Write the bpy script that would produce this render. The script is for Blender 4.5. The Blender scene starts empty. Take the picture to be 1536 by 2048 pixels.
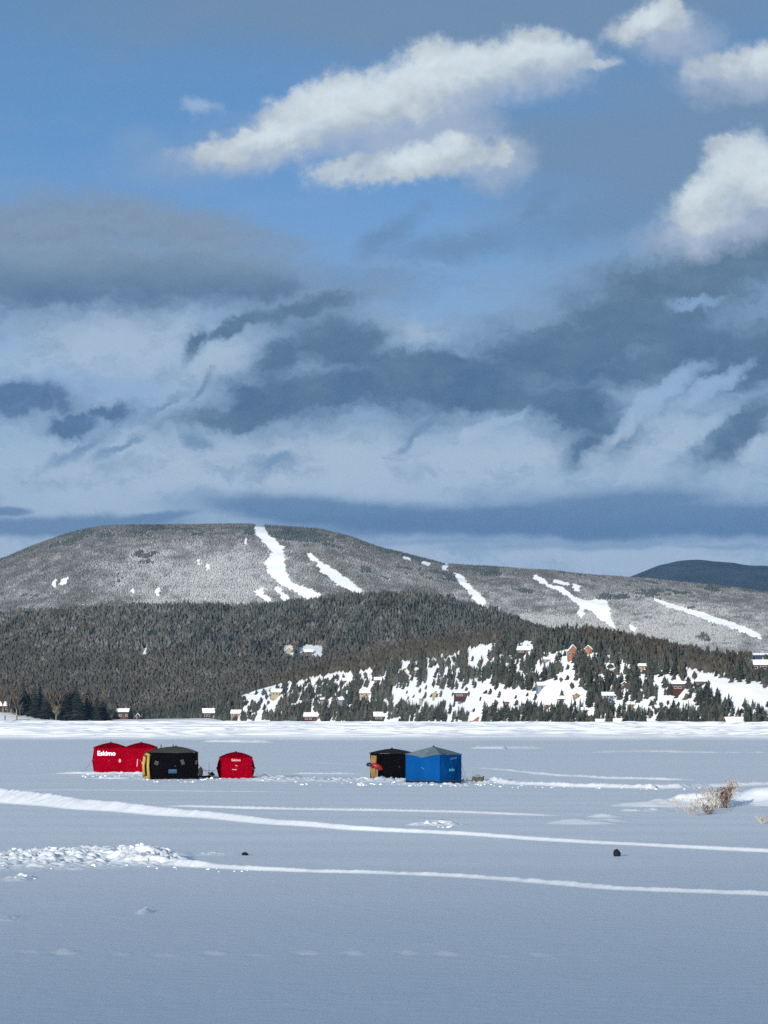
import bpy, bmesh, math, random
import numpy as np
from mathutils import Vector, Matrix, Euler

rng = np.random.default_rng(11)
random.seed(11)
C = bpy.context.scene.collection
SC = bpy.context.scene
R = math.radians

# the photograph's lens: a long telephoto held level; sizes in pixels of the 1536 wide photograph
F, CX, HY, EYE = 7000.0, 768.0, 1437.0, 3.65

def W(px, py, Y):
    """the point at distance Y seen at photo pixel (px, py)"""
    return ((px - CX) / F * Y, Y, EYE - (py - HY) / F * Y)

def ground_dist(py, z=0.0):
    return (EYE - z) * F / (py - HY)

# ------------------------------------------------------------------ helpers
def tag(o, label=None, cat=None, group=None, kind=None):
    if label: o['label'] = label
    if cat: o['category'] = cat
    if group: o['group'] = group
    if kind: o['kind'] = kind
    return o

def empty(name, loc, rz=0.0):
    o = bpy.data.objects.new(name, None)
    o.empty_display_size = 0.3
    C.objects.link(o)
    o.location = loc
    o.rotation_euler = (0, 0, rz)
    return o

def link(name, me, mat=None, parent=None, loc=None, rot=None):
    o = bpy.data.objects.new(name, me)
    C.objects.link(o)
    if mat is not None and not len(me.materials):
        me.materials.append(mat)
    if parent is not None: o.parent = parent
    if loc is not None: o.location = loc
    if rot is not None: o.rotation_euler = rot
    return o

def np_mesh(name, V, Fc, smooth=False, attr=None):
    """mesh from an (n,3) array and an (m,3) or (m,4) index array"""
    me = bpy.data.meshes.new(name)
    V = np.asarray(V, dtype=np.float32); Fc = np.asarray(Fc, dtype=np.int32)
    k = Fc.shape[1]
    me.vertices.add(len(V)); me.vertices.foreach_set('co', V.ravel())
    me.loops.add(Fc.size); me.loops.foreach_set('vertex_index', Fc.ravel())
    me.polygons.add(len(Fc))
    me.polygons.foreach_set('loop_start', np.arange(0, Fc.size, k, dtype=np.int32))
    me.polygons.foreach_set('loop_total', np.full(len(Fc), k, dtype=np.int32))
    me.polygons.foreach_set('use_smooth', np.full(len(Fc), smooth, dtype=bool))
    me.update(calc_edges=True)
    if attr is not None:
        a = me.attributes.new('tint', 'FLOAT', 'POINT')
        a.data.foreach_set('value', np.asarray(attr, dtype=np.float32))
    return me

class MB:
    """collects boxes, tubes and polygons; build() links them as one mesh object"""
    def __init__(s): s.v = []; s.f = []
    def poly(s, pts):
        n = len(s.v); s.v += [tuple(p) for p in pts]; s.f.append(tuple(range(n, n + len(pts)))); return s
    def raw(s, V, Fs):
        n = len(s.v); s.v += [tuple(p) for p in V]; s.f += [tuple(n + i for i in f) for f in Fs]; return s
    def box(s, c, size, rz=0.0, tilt=None):
        x, y, z = (d / 2 for d in size)
        V = [Vector(p) for p in ((-x,-y,-z),(x,-y,-z),(x,y,-z),(-x,y,-z),(-x,-y,z),(x,-y,z),(x,y,z),(-x,y,z))]
        m = Matrix.Rotation(rz, 3, 'Z')
        if tilt: m = m @ Euler(tilt).to_matrix()
        V = [m @ p + Vector(c) for p in V]
        return s.raw(V, [(3,2,1,0),(4,5,6,7),(0,1,5,4),(1,2,6,5),(2,3,7,6),(3,0,4,7)])
    def tube(s, pts, rad, n=8):
        pts = [Vector(p) for p in pts]
        if not hasattr(rad, '__len__'): rad = [rad] * len(pts)
        V = []; Fs = []
        for i, p in enumerate(pts):
            d = (pts[min(i+1, len(pts)-1)] - pts[max(i-1, 0)]).normalized()
            a = d.orthogonal().normalized(); b = d.cross(a)
            for k in range(n):
                t = 2 * math.pi * k / n
                V.append(p + (a * math.cos(t) + b * math.sin(t)) * rad[i])
        for i in range(len(pts) - 1):
            for k in range(n):
                k2 = (k + 1) % n
                Fs.append((i*n+k, i*n+k2, (i+1)*n+k2, (i+1)*n+k))
        Fs.append(tuple(range(n))[::-1]); Fs.append(tuple(range((len(pts)-1)*n, len(pts)*n)))
        return s.raw(V, Fs)
    def mesh(s, name, smooth=False, bevel=0.0):
        me = bpy.data.meshes.new(name)
        me.from_pydata(s.v, [], s.f)
        bm = bmesh.new(); bm.from_mesh(me)
        if bevel:
            bmesh.ops.bevel(bm, geom=list(bm.edges), offset=bevel, segments=2, affect='EDGES', profile=0.5)
        bmesh.ops.recalc_face_normals(bm, faces=bm.faces)
        bm.to_mesh(me); bm.free()
        if smooth:
            me.polygons.foreach_set('use_smooth', [True] * len(me.polygons))
        me.update()
        return me
    def build(s, name, mat, parent=None, smooth=False, bevel=0.0, loc=None, rot=None):
        return link(name, s.mesh(name, smooth, bevel), mat, parent, loc, rot)

# smooth value noise on numpy arrays
def _hash(ix, iy, seed):
    h = (ix.astype(np.int64) * 374761393 + iy.astype(np.int64) * 668265263 + seed * 2246822519) & 0xffffffff
    h = ((h ^ (h >> 13)) * 1274126177) & 0xffffffff
    h = (h ^ (h >> 16)) & 0xffffffff
    return h.astype(np.float64) / 4294967295.0

def vnoise(x, y, seed=0):
    x = np.asarray(x, dtype=np.float64); y = np.asarray(y, dtype=np.float64)
    x, y = np.broadcast_arrays(x, y)
    ix = np.floor(x); iy = np.floor(y)
    fx = x - ix; fy = y - iy
    fx = fx*fx*fx*(fx*(fx*6-15)+10); fy = fy*fy*fy*(fy*(fy*6-15)+10)
    a = _hash(ix, iy, seed); b = _hash(ix+1, iy, seed); c = _hash(ix, iy+1, seed); d = _hash(ix+1, iy+1, seed)
    return (a*(1-fx)+b*fx)*(1-fy) + (c*(1-fx)+d*fx)*fy

def fbm(x, y, octaves=4, seed=0, gain=0.5):
    s = 0.0; a = 1.0; t = 0.0
    for o in range(octaves):
        s = s + a * vnoise(x * 2.03**o + 17.3*o, y * 2.03**o - 9.1*o, seed + o * 31); t += a; a *= gain
    return s / t

def smooth01(x):
    x = np.clip(x, 0, 1); return x * x * (3 - 2 * x)

# ------------------------------------------------------------------ node helpers
def srgb(r, g, b):
    f = lambda c: (c/255/12.92 if c/255 <= 0.04045 else ((c/255+0.055)/1.055)**2.4)
    return (f(r), f(g), f(b), 1.0)

class NT:
    def __init__(s, nt): s.nt = nt; s.n = nt.nodes; s.l = nt.links
    def new(s, t, **kw):
        n = s.n.new(t)
        for k, v in kw.items(): setattr(n, k, v)
        return n
    def put(s, sock, v):
        if isinstance(v, bpy.types.NodeSocket): s.l.new(v, sock)
        else: sock.default_value = v
    def math(s, op, a, b=None, c=None, clamp=False):
        n = s.new('ShaderNodeMath', operation=op, use_clamp=clamp)
        s.put(n.inputs[0], a)
        if b is not None: s.put(n.inputs[1], b)
        if c is not None: s.put(n.inputs[2], c)
        return n.outputs[0]
    def vmath(s, op, a, b=None, scale=None):
        n = s.new('ShaderNodeVectorMath', operation=op)
        s.put(n.inputs[0], a)
        if b is not None: s.put(n.inputs[1], b)
        if scale is not None: s.put(n.inputs['Scale'], scale)
        return n.outputs['Value'] if op in ('LENGTH', 'DOT_PRODUCT', 'DISTANCE') else n.outputs[0]
    def noise(s, vec, scale, detail=4.0, rough=0.55, dist=0.0, out=0, lac=2.0):
        n = s.new('ShaderNodeTexNoise')
        s.put(n.inputs['Vector'], vec); s.put(n.inputs['Scale'], scale); s.put(n.inputs['Detail'], detail)
        s.put(n.inputs['Roughness'], rough); s.put(n.inputs['Distortion'], dist); s.put(n.inputs['Lacunarity'], lac)
        return n.outputs[out]
    def maprange(s, v, a, b, c=0.0, d=1.0, kind='SMOOTHSTEP'):
        n = s.new('ShaderNodeMapRange', interpolation_type=kind)
        s.put(n.inputs['Value'], v); s.put(n.inputs['From Min'], a); s.put(n.inputs['From Max'], b)
        s.put(n.inputs['To Min'], c); s.put(n.inputs['To Max'], d)
        return n.outputs[0]
    def mix(s, fac, a, b, blend='MIX'):
        n = s.new('ShaderNodeMix', data_type='RGBA', blend_type=blend)
        s.put(n.inputs[0], fac); s.put(n.inputs[6], a); s.put(n.inputs[7], b)
        return n.outputs[2]
    def ramp(s, fac, stops, interp='LINEAR'):
        n = s.new('ShaderNodeValToRGB'); cr = n.color_ramp; cr.interpolation = interp
        while len(cr.elements) < len(stops): cr.elements.new(0.5)
        for e, (p, c) in zip(cr.elements, stops): e.position = p; e.color = c
        s.put(n.inputs[0], fac)
        return n.outputs[0]

def material(name, color=(0.5, 0.5, 0.5), rough=0.7, spec=0.3):
    m = bpy.data.materials.new(name); m.use_nodes = True
    t = NT(m.node_tree); b = t.n['Principled BSDF']
    b.inputs['Base Color'].default_value = (*color[:3], 1.0)
    b.inputs['Roughness'].default_value = rough
    b.inputs['Specular IOR Level'].default_value = spec
    return m, t, b

# ------------------------------------------------------------------ camera
cam = bpy.data.cameras.new('camera')
cam.sensor_fit = 'HORIZONTAL'; cam.sensor_width = 36.0
cam.lens = 36.0 * F / 1536.0
cam.shift_x = 0.0
cam.shift_y = (HY - 1024.0) / 1536.0
cam.clip_start = 0.5; cam.clip_end = 90000.0
cam_o = bpy.data.objects.new('camera', cam); C.objects.link(cam_o)
cam_o.location = (0, 0, EYE); cam_o.rotation_euler = (R(90), 0, 0)
SC.camera = cam_o

# ------------------------------------------------------------------ sun
SUN_EL, SUN_AZ = R(8.0), R(-17.0)       # low, behind the viewer, from the left
sun_dir = Vector((math.sin(SUN_AZ)*math.cos(SUN_EL), -math.cos(SUN_AZ)*math.cos(SUN_EL), math.sin(SUN_EL)))
sun = bpy.data.lights.new('sun', 'SUN'); sun.energy = 5.0; sun.angle = R(0.53); sun.color = (1.0, 0.95, 0.87)
sun_o = bpy.data.objects.new('sun', sun); C.objects.link(sun_o)
sun_o.rotation_euler = (-sun_dir).to_track_quat('-Z', 'Y').to_euler()
sun_o.location = (-80, -200, 120)

SC.view_settings.view_transform = 'Standard'
SC.view_settings.look = 'None'
SC.view_settings.exposure = 0.3
SC.view_settings.gamma = 1.0
SC.view_settings.use_curve_mapping = False
SC.render.engine = 'CYCLES'
SC.cycles.use_denoising = False
SC.cycles.max_bounces = 5
SC.cycles.diffuse_bounces = 3
SC.cycles.volume_bounces = 0
SC.cycles.transparent_max_bounces = 8
# ------------------------------------------------------------------ sky: Nishita plus procedural clouds laid out by direction
world = bpy.data.worlds.new('World'); SC.world = world; world.use_nodes = True
wt = NT(world.node_tree); wt.n.clear()
SKY_STRENGTH = 0.1
OUT_R, OUT_G, OUT_B = 1.33, 1.55, 1.62
K = 0.812 / SKY_STRENGTH      # the exposure of +0.3 taken off again
def col(r, g, b, k=1.0):
    c = srgb(r, g, b); return (c[0]*K*k, c[1]*K*k, c[2]*K*k, 1.0)

tc = wt.new('ShaderNodeTexCoord')
sep = wt.new('ShaderNodeSeparateXYZ'); wt.l.new(tc.outputs['Generated'], sep.inputs[0])
dx, dy, dz = sep.outputs
ysafe = wt.math('MAXIMUM', dy, 0.05)
# direction in hundredths of the lens: one unit is 100/7000 radian
u = wt.math('MULTIPLY_ADD', wt.math('DIVIDE', dx, ysafe), F/100, CX/100)
v = wt.math('MULTIPLY_ADD', wt.math('DIVIDE', dz, ysafe), -F/100, HY/100)
cmb = wt.new('ShaderNodeCombineXYZ'); wt.l.new(u, cmb.inputs[0]); wt.l.new(v, cmb.inputs[1])
P = cmb.outputs[0]

# Nishita, sampled higher than it is seen so that the low sky keeps the photograph's blue
sky = wt.new('ShaderNodeTexSky', sky_type='NISHITA')
sky.sun_disc = False; sky.sun_elevation = SUN_EL
sky.sun_rotation = math.pi - SUN_AZ
sky.altitude = 2500; sky.air_density = 1.0; sky.dust_density = 0.4; sky.ozone_density = 2.0
zz = wt.math('ADD', wt.math('MULTIPLY', wt.math('MAXIMUM', dz, 0.0), 2.2), 0.12)
cv = wt.new('ShaderNodeCombineXYZ'); wt.l.new(dx, cv.inputs[0]); wt.l.new(dy, cv.inputs[1]); wt.l.new(zz, cv.inputs[2])
wt.l.new(wt.vmath('NORMALIZE', cv.outputs[0]), sky.inputs['Vector'])
vn = wt.math('DIVIDE', v, 14.37)
tint = wt.ramp(vn, [(0.0, srgb(100,143,190)), (0.20, srgb(101,152,206)), (0.33, srgb(118,163,212)), (0.47, srgb(140,174,212)),
                    (0.65, srgb(162,184,209)), (0.78, srgb(168,185,206)), (1.0, srgb(174,185,199))])
tint = wt.vmath('MULTIPLY', tint, (K, K, K))
front = wt.math('MULTIPLY', wt.maprange(dy, 0.05, 0.6), wt.maprange(dz, 0.5, 0.24))
# the rest of the sky: blue with broken bright cloud
on = wt.noise(tc.outputs['Generated'], 3.2, 5, 0.55)
outer = wt.mix(wt.maprange(on, 0.46, 0.62, 0.0, 0.8), wt.vmath('MULTIPLY', sky.outputs[0], (OUT_R, OUT_G, OUT_B)), (7.3*.72, 7.3*.92, 7.3*1.06, 1))
base = wt.mix(front, outer, wt.mix(0.12, tint, sky.outputs[0]))

# warped coordinates
n1 = wt.noise(P, 0.6, 4, 0.6, out=1)
n2 = wt.noise(P, 2.2, 5, 0.66, out=1)
w1 = wt.vmath('SCALE', wt.vmath('SUBTRACT', n1, (0.5, 0.5, 0.5)), scale=0.75)
w2 = wt.vmath('SCALE', wt.vmath('SUBTRACT', n2, (0.5, 0.5, 0.5)), scale=0.55)
PW = wt.vmath('ADD', wt.vmath('ADD', P, w1), w2)
PWs = wt.vmath('ADD', P, wt.vmath('SCALE', w1, scale=0.6))
def streak(vec, rot, sx, sy, scale, detail, rough):
    mp = wt.new('ShaderNodeMapping'); wt.put(mp.inputs['Vector'], vec)
    mp.inputs['Rotation'].default_value = (0, 0, R(rot)); mp.inputs['Scale'].default_value = (sx, sy, 1)
    return wt.noise(mp.outputs[0], scale, detail, rough)
# wind-drawn noise, and the same a little further from the sun: their difference models the billows
fine = streak(PW, 30, 0.55, 1.35, 1.25, 8, 0.66)
fineb = streak(wt.vmath('ADD', PW, (0.06, 0.13, 0)), 30, 0.55, 1.35, 1.25, 5, 0.60)
relief = wt.math('MULTIPLY', wt.math('SUBTRACT', fineb, fine), 3.2)
puff = wt.noise(P, 1.7, 7, 0.67)
puffb = wt.noise(wt.vmath('ADD', P, (0.05, 0.13, 0)), 1.7, 5, 0.62)
billow = wt.math('MULTIPLY', wt.math('SUBTRACT', puffb, puff), 3.4)
soft = wt.noise(PWs, 0.5, 4, 0.55)
broad = wt.noise(P, 0.9, 4, 0.55)
veil = streak(PWs, 24, 0.35, 1.2, 0.9, 7, 0.62)

def field(ells, coord, k=0.25):
    """union of soft ellipses (cx, cy, rx, ry, tilt, amp) given in hundredths of the lens; tilt is counter-clockwise as seen"""
    f = None
    for i, e in enumerate(ells):
        if i and i % 6 == 0: coord = wt.vmath('ADD', coord, wt.vmath('SCALE', (1e-7, 1e-7, 1e-7), scale=f))
        cx, cy, rx, ry = e[:4]; rot = e[4] if len(e) > 4 else 0; amp = e[5] if len(e) > 5 else 1.0
        m = wt.new('ShaderNodeMapping', vector_type='TEXTURE')
        wt.put(m.inputs['Vector'], coord)
        m.inputs['Location'].default_value = (cx/100, cy/100, 0)
        m.inputs['Rotation'].default_value = (0, 0, R(-rot))
        m.inputs['Scale'].default_value = (rx/100, ry/100, 1)
        L = wt.vmath('LENGTH', m.outputs[0])
        a = wt.math('MULTIPLY_ADD', L, -amp, amp)
        f = a if f is None else wt.math('SMOOTH_MAX', f, a, k)
    return f

def layer(cur, ells, colour, lo, hi, nz=fine, namp=0.5, coord=PW, opacity=1.0, holes=None, k=0.25, thin=None, thick=(0.1, 0.6), scud=None):
    """one family of clouds over what is there already; thin gives the colour of its thin edges"""
    # (the tiny term makes one cloud layer be worked out after the other, which keeps the shader's stack short)
    coord = wt.vmath('ADD', coord, wt.vmath('SCALE', cur, scale=1e-7))
    f = field(ells, coord, k)
    if holes:
        h = field(holes, wt.vmath('ADD', coord, wt.vmath('SCALE', (1e-7, 1e-7, 1e-7), scale=f)), 0.2)
        f = wt.math('SUBTRACT', f, wt.math('MULTIPLY', wt.math('MAXIMUM', wt.math('ADD', h, 0.30), 0.0), 0.9))
    f = wt.math('MULTIPLY_ADD', wt.math('SUBTRACT', nz, 0.5), namp, f)
    m = wt.maprange(f, lo, hi, 0.0, opacity)
    if scud is not None:          # torn thin cloud hanging about the edges
        g = wt.math('MULTIPLY_ADD', wt.math('SUBTRACT', scud[0], 0.5), scud[1], f)
        cur = wt.mix(wt.maprange(g, scud[2], scud[3], 0.0, scud[4]), cur, scud[5])
    if thin is not None:
        colour = wt.mix(wt.maprange(f, *thick), thin, colour)
    return wt.mix(m, cur, colour)

def shade(c, amount, r=relief, hi=1.16, lo=0.86):
    """lighter where the billow turns to the light, darker where it turns away"""
    g = wt.maprange(r, -amount, amount, lo, hi, 'LINEAR')
    return wt.vmath('SCALE', c if isinstance(c, bpy.types.NodeSocket) else c[:3], scale=g)

def vgrad(y0, y1, c0, c1, jit=0.6):
    t = wt.maprange(wt.math('MULTIPLY_ADD', wt.math('SUBTRACT', broad, 0.5), jit, v), y0/100, y1/100)
    return wt.mix(t, c0, c1)

cur = base
# broken thin veil everywhere, so that the blue is never quite even
cur = wt.mix(wt.maprange(veil, 0.46, 0.78, 0.0, 0.42), cur, wt.mix(wt.maprange(v, 3.0, 7.5), col(128,158,192), col(176,195,218)))
# grey veils high up and at the right
cur = layer(cur, [(900,15,950,120,0), (1430,330,520,240,-8), (1180,290,330,120,5), (1500,200,200,110,0)], col(113,141,171), -0.3, 0.7, veil, 1.1, PWs, 0.85)
cur = layer(cur, [(640,590,330,80,8), (930,490,240,45,4), (1180,450,230,60,12), (1280,560,220,70,15), (780,470,120,30,35), (1080,420,80,30,40)], col(106,139,176), -0.1, 0.9, fine, 1.3, PW, 0.8)
cur = layer(cur, [(330,330,170,70,-5), (470,300,150,70,0), (280,290,90,50,0)], col(130,160,196), -0.2, 0.8, veil, 0.8, PWs, 0.55)
# pale bank low in the gaps
cur = layer(cur, [(250,690,330,90,0), (440,725,170,80,25), (520,930,700,95,0), (830,665,110,35,0), (1150,900,420,60,4), (1480,880,150,70,20)], col(174,192,211), -0.15, 0.8, veil, 1.0, PW, 0.78)
cur = wt.mix(wt.math('MULTIPLY', wt.maprange(fine, 0.47, 0.70, 0.0, 0.72), wt.maprange(v, 5.2, 6.8)), cur, col(134,161,190))
# the long soft grey cloud at the left
gcol = shade(vgrad(485, 610, col(127,149,174), col(90,118,151), 0.7), 0.5, relief, 1.05, 0.95)
cur = layer(cur, [(130,540,480,105,-2), (60,470,330,80,0), (370,560,260,70,4), (320,460,300,60,-8), (520,580,140,40,14)], gcol, -0.25, 0.65, fine, 0.95, PW, 0.95, thin=col(128,150,178), thick=(-0.1, 0.5), scud=(veil, 1.0, -0.5, 0.5, 0.5, col(124,150,180)))
# main dark cloud, a slanting sweep from the middle left up to the right edge
dcol = wt.mix(wt.maprange(v, 5.0, 8.0), col(96,124,150), col(72,104,140))
dcol = shade(wt.mix(wt.maprange(broad, 0.35, 0.7), dcol, col(88,117,146)), 0.55, relief, 1.09, 0.91)
cur = layer(cur, [(640,785,290,75,10), (480,832,170,34,8), (570,720,90,60,40), (900,765,330,90,2), (680,690,150,80,-8), (830,735,200,60,0), (1150,700,330,110,10), (1300,620,300,140,16), (1470,520,200,120,25),
                  (1480,700,330,120,6), (1300,735,300,60,6), (1000,800,240,45,2), (1160,825,140,75,-35), (1180,890,80,34,30), (1480,860,130,62,32), (470,655,100,14,22), (388,695,18,42,-22), (610,610,160,30,12)],
            dcol, -0.26, 0.72, fine, 1.05, PW, 0.95,
            holes=[(1310,805,170,20,38), (1430,770,110,17,38), (1385,602,60,12,12,.7), (1350,895,130,18,32), (980,862,90,9,30), (1530,905,40,26,0)],
            thin=col(116,145,176), thick=(-0.05, 0.6), scud=(veil, 1.1, -0.65, 0.40, 0.66, col(126,154,184)))
# small dark clouds
cur = layer(cur, [(60,808,115,44,-4), (30,785,55,30,0), (215,828,62,24,0), (150,850,80,26,10)], shade(col(80,111,149), 0.5), -0.10, 0.62, puff, 0.95, PW, 0.93, thin=col(118,148,180), thick=(0.0, 0.5), scud=(fine, 1.0, -0.5, 0.35, 0.6, col(124,153,186)))
cur = layer(cur, [(165,890,110,20,28), (548,922,90,22,4), (400,888,60,18,-8), (335,808,80,12,32), (405,775,60,9,50), (830,868,70,14,45), (240,890,70,14,20)], col(108,140,175), -0.2, 0.9, fine, 1.7, PW, 0.85)
# the low flat bands behind the mountain
bcol = shade(wt.mix(wt.maprange(v, 9.8, 10.7), col(100,132,167), col(83,117,159)), 0.7, relief, 1.05, 0.95)
cur = layer(cur, [(1050,1044,600,48,0), (640,1022,340,38,-3), (1330,1034,440,58,-2), (1260,1005,240,40,4), (1500,1045,260,48,0)], bcol, -0.08, 0.6, veil, 0.7, PWs, 0.95, thin=col(124,152,186), thick=(0.0, 0.5), scud=(fine, 1.2, -0.45, 0.45, 0.6, col(130,158,190)))
cur = layer(cur, [(60,1050,420,28,1), (20,1020,60,12,0), (280,1040,150,16,6)], col(95,126,164), -0.05, 0.6, veil, 0.6, PWs, 0.9)
cur = layer(cur, [(1150,1092,300,9,1), (900,1085,200,7,0), (1450,1098,160,8,-2)], col(120,148,182), -0.3, 0.8, veil, 0.8, PWs, 0.6)
# sunlit cumulus: blue-grey skirts, cream bodies, then the bright tops
WH = [(480,288,125,34,14), (600,240,150,66,24), (690,172,90,50,10), (770,205,190,66,12), (930,142,190,62,8), (1090,118,120,46,0), (880,108,70,42,0), (1070,78,70,34,0), (1180,126,60,20,-8),
      (790,338,170,40,10), (700,345,95,34,0), (930,318,85,48,15), (1000,320,26,38,-25),
      (1280,50,80,40,18), (1345,35,55,42,0), (1440,135,85,40,0), (1530,125,80,46,0), (1440,400,140,72,28), (1530,355,110,92,0), (1400,435,95,42,0), (1450,310,50,42,0)]
cur = layer(cur, [(880,250,150,80,0), (800,290,180,65,0), (1000,330,90,60,20), (1440,465,200,55,8), (1480,160,150,60,0), (1340,70,120,70,0), (500,305,190,42,10), (720,262,200,56,14), (900,205,200,60,12), (1080,160,140,50,8)], col(166,181,203), -0.2, 0.8, puff, 0.8, PW, 0.85)
wcol = shade(wt.mix(wt.maprange(broad, 0.35, 0.68), col(195,206,213), col(176,190,205)), 0.6, billow, 1.10, 0.88)
cur = layer(cur, WH, wcol, -0.20, 0.5, puff, 0.95, PW, 0.96, thin=col(166,184,208), thick=(0.0, 0.4))
cur = layer(cur, [(720,185,180,50,14), (900,135,180,45,8), (650,200,90,52,20), (1060,105,130,32,4), (560,255,110,26,22), (830,318,80,28,18), (900,295,45,30,0), (1290,42,55,26,18), (1530,120,55,28,0), (1480,335,100,50,30), (1530,330,75,60,0), (1390,395,60,30,35)],
            shade(col(212,224,231), 0.7, billow, 1.06, 0.92), -0.25, 0.65, puff, 0.9, PW, 0.9)
cur = layer(cur, [(400,210,46,24,0)], col(160,183,214), -0.2, 0.8, puff, 1.0, PW, 0.75)

bg = wt.new('ShaderNodeBackground'); wt.put(bg.inputs['Color'], cur); bg.inputs['Strength'].default_value = SKY_STRENGTH
wo = wt.new('ShaderNodeOutputWorld'); wt.l.new(bg.outputs[0], wo.inputs['Surface'])
world.cycles.sampling_method = 'MANUAL'; world.cycles.sample_map_resolution = 512
# ------------------------------------------------------------------ materials of the land
def snow_material(name, base=(0.83, 0.85, 0.88), bump=0.25, scale=3.0):
    m, t, b = material(name, base, 0.65, 0.2)
    tcn = t.new('ShaderNodeTexCoord'); pos = tcn.outputs['Object']
    n = t.noise(pos, scale, 4, 0.6)
    big = t.noise(pos, scale * 0.04, 3, 0.5)
    t.put(b.inputs['Base Color'], t.mix(t.maprange(big, 0.3, 0.7), (base[0]*0.97, base[1]*0.975, base[2]*0.985, 1), (*base, 1)))
    bp = t.new('ShaderNodeBump'); bp.inputs['Strength'].default_value = bump; bp.inputs['Distance'].default_value = 0.05
    t.put(bp.inputs['Height'], n); t.l.new(bp.outputs[0], b.inputs['Normal'])
    return m
M_SNOW = snow_material('snow', (0.83, 0.85, 0.88), 0.5, 2.2)
M_HILLSNOW = snow_material('hill_snow', (0.91, 0.915, 0.92), 0.2, 0.15)

# ------------------------------------------------------------------ ground sheet to the horizon
V = np.array([(-45000, -8000, -0.6), (45000, -8000, -0.6), (45000, 60000, -0.6), (-45000, 60000, -0.6)], float)
tag(link('ground', np_mesh('ground', V, [[0, 1, 2, 3]]), M_SNOW), 'snow covered ground reaching to the horizon', kind='structure')

# ------------------------------------------------------------------ the frozen lake: one height field of drifts, tracks and trodden snow
def track_pts(pts):
    return np.array([((x - CX) / F * ground_dist(y), ground_dist(y)) for x, y in pts])

def polyline_dist(X, Y, P, wid):
    """signed distance to a polyline (positive beyond it), the parameter along it and the interpolated width"""
    best = np.full(X.shape, 1e9); sgn = np.zeros(X.shape); par = np.zeros(X.shape); ww = np.full(X.shape, wid[0]); acc = 0.0
    for i in range(len(P) - 1):
        a = P[i]; d = P[i+1] - a; L = math.hypot(*d)
        t = np.clip(((X - a[0]) * d[0] + (Y - a[1]) * d[1]) / (L * L), 0, 1)
        ex = X - a[0] - t * d[0]; ey = Y - a[1] - t * d[1]
        dist = np.hypot(ex, ey)
        m = dist < best
        best = np.where(m, dist, best); par = np.where(m, acc + t * L, par)
        ww = np.where(m, wid[i] * (1 - t) + wid[i+1] * t, ww)
        sgn = np.where(m, np.sign(d[0] * ey - d[1] * ex), sgn)
        acc += L
    return best * sgn, par, ww

# (photo pixels, half width in metres, height in metres, roughness, lengthwise roll)
TRACKS = [
    # broad bank thrown up beside the trail; it narrows into a single packed line
    ([(-500,1586),(-160,1594),(0,1604),(150,1617),(300,1628),(430,1638),(560,1650),(700,1660),(850,1667),(1000,1676),(1180,1687),(1360,1696),(1536,1704),(1800,1716),(2100,1730)],
     [.62,.60,.56,.43,.31,.23,.19,.145,.125,.115,.11,.105,.10,.10,.10], 0.22),
    # branch that leaves it
    ([(300,1612),(420,1615),(500,1617),(640,1619),(760,1622),(900,1625),(1020,1629),(1150,1632)], [.08,.10,.11,.10,.10,.10,.09,.07], 0.3),
    # heaped track across the near snow
    ([(200,1728),(330,1730),(430,1736),(520,1741),(640,1745),(760,1748),(900,1754),(1000,1760),(1120,1770),(1220,1779),(1380,1785),(1536,1791),(1800,1801),(2100,1813)],
     [.17,.18,.13,.10,.095,.09,.09,.08,.10,.085,.09,.09,.09,.09], 0.6),
    # trails past the shelters
    ([(930,1535),(1000,1540),(1080,1549),(1200,1556),(1330,1560),(1420,1560)], [.10,.12,.14,.15,.14,.10], 0.7),
    ([(960,1564),(1040,1569),(1120,1572),(1200,1574),(1300,1577),(1360,1576),(1420,1573),(1536,1570),(1800,1566)], [.2,.2,.22,.24,.24,.22,.18,.17,.17], 0.55),
    ([(80,1547),(150,1547),(240,1549),(330,1552)], [.14,.20,.20,.18], 0.8),
    ([(150,1557),(200,1557),(290,1559)], [.10,.14,.14], 0.6),
    ([(-300,1532),(0,1530),(60,1530),(130,1529),(190,1528)], [.08,.08,.09,.08,.07], 0.5),
    ([(-300,1510),(20,1508),(120,1508),(190,1505)], [.07,.08,.08,.06], 0.5),
    ([(500,1524),(600,1524),(700,1528),(750,1529)], [.08,.08,.09,.08], 0.5),
    ([(560,1547),(640,1548),(745,1549)], [.10,.12,.12], 0.6),
    ([(0,1582),(150,1580),(420,1583),(620,1584)], [.04,.05,.05,.03], 0.5),
    ([(930,1497),(1000,1498),(1100,1497)], [.3,.4,.3], 0.4),
    ([(1180,1505),(1300,1503),(1420,1506),(1700,1505)], [.2,.28,.2,.2], 0.4),
    ([(400,1484),(480,1485),(560,1485)], [.4,.5,.4], 0.4),
]
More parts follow.
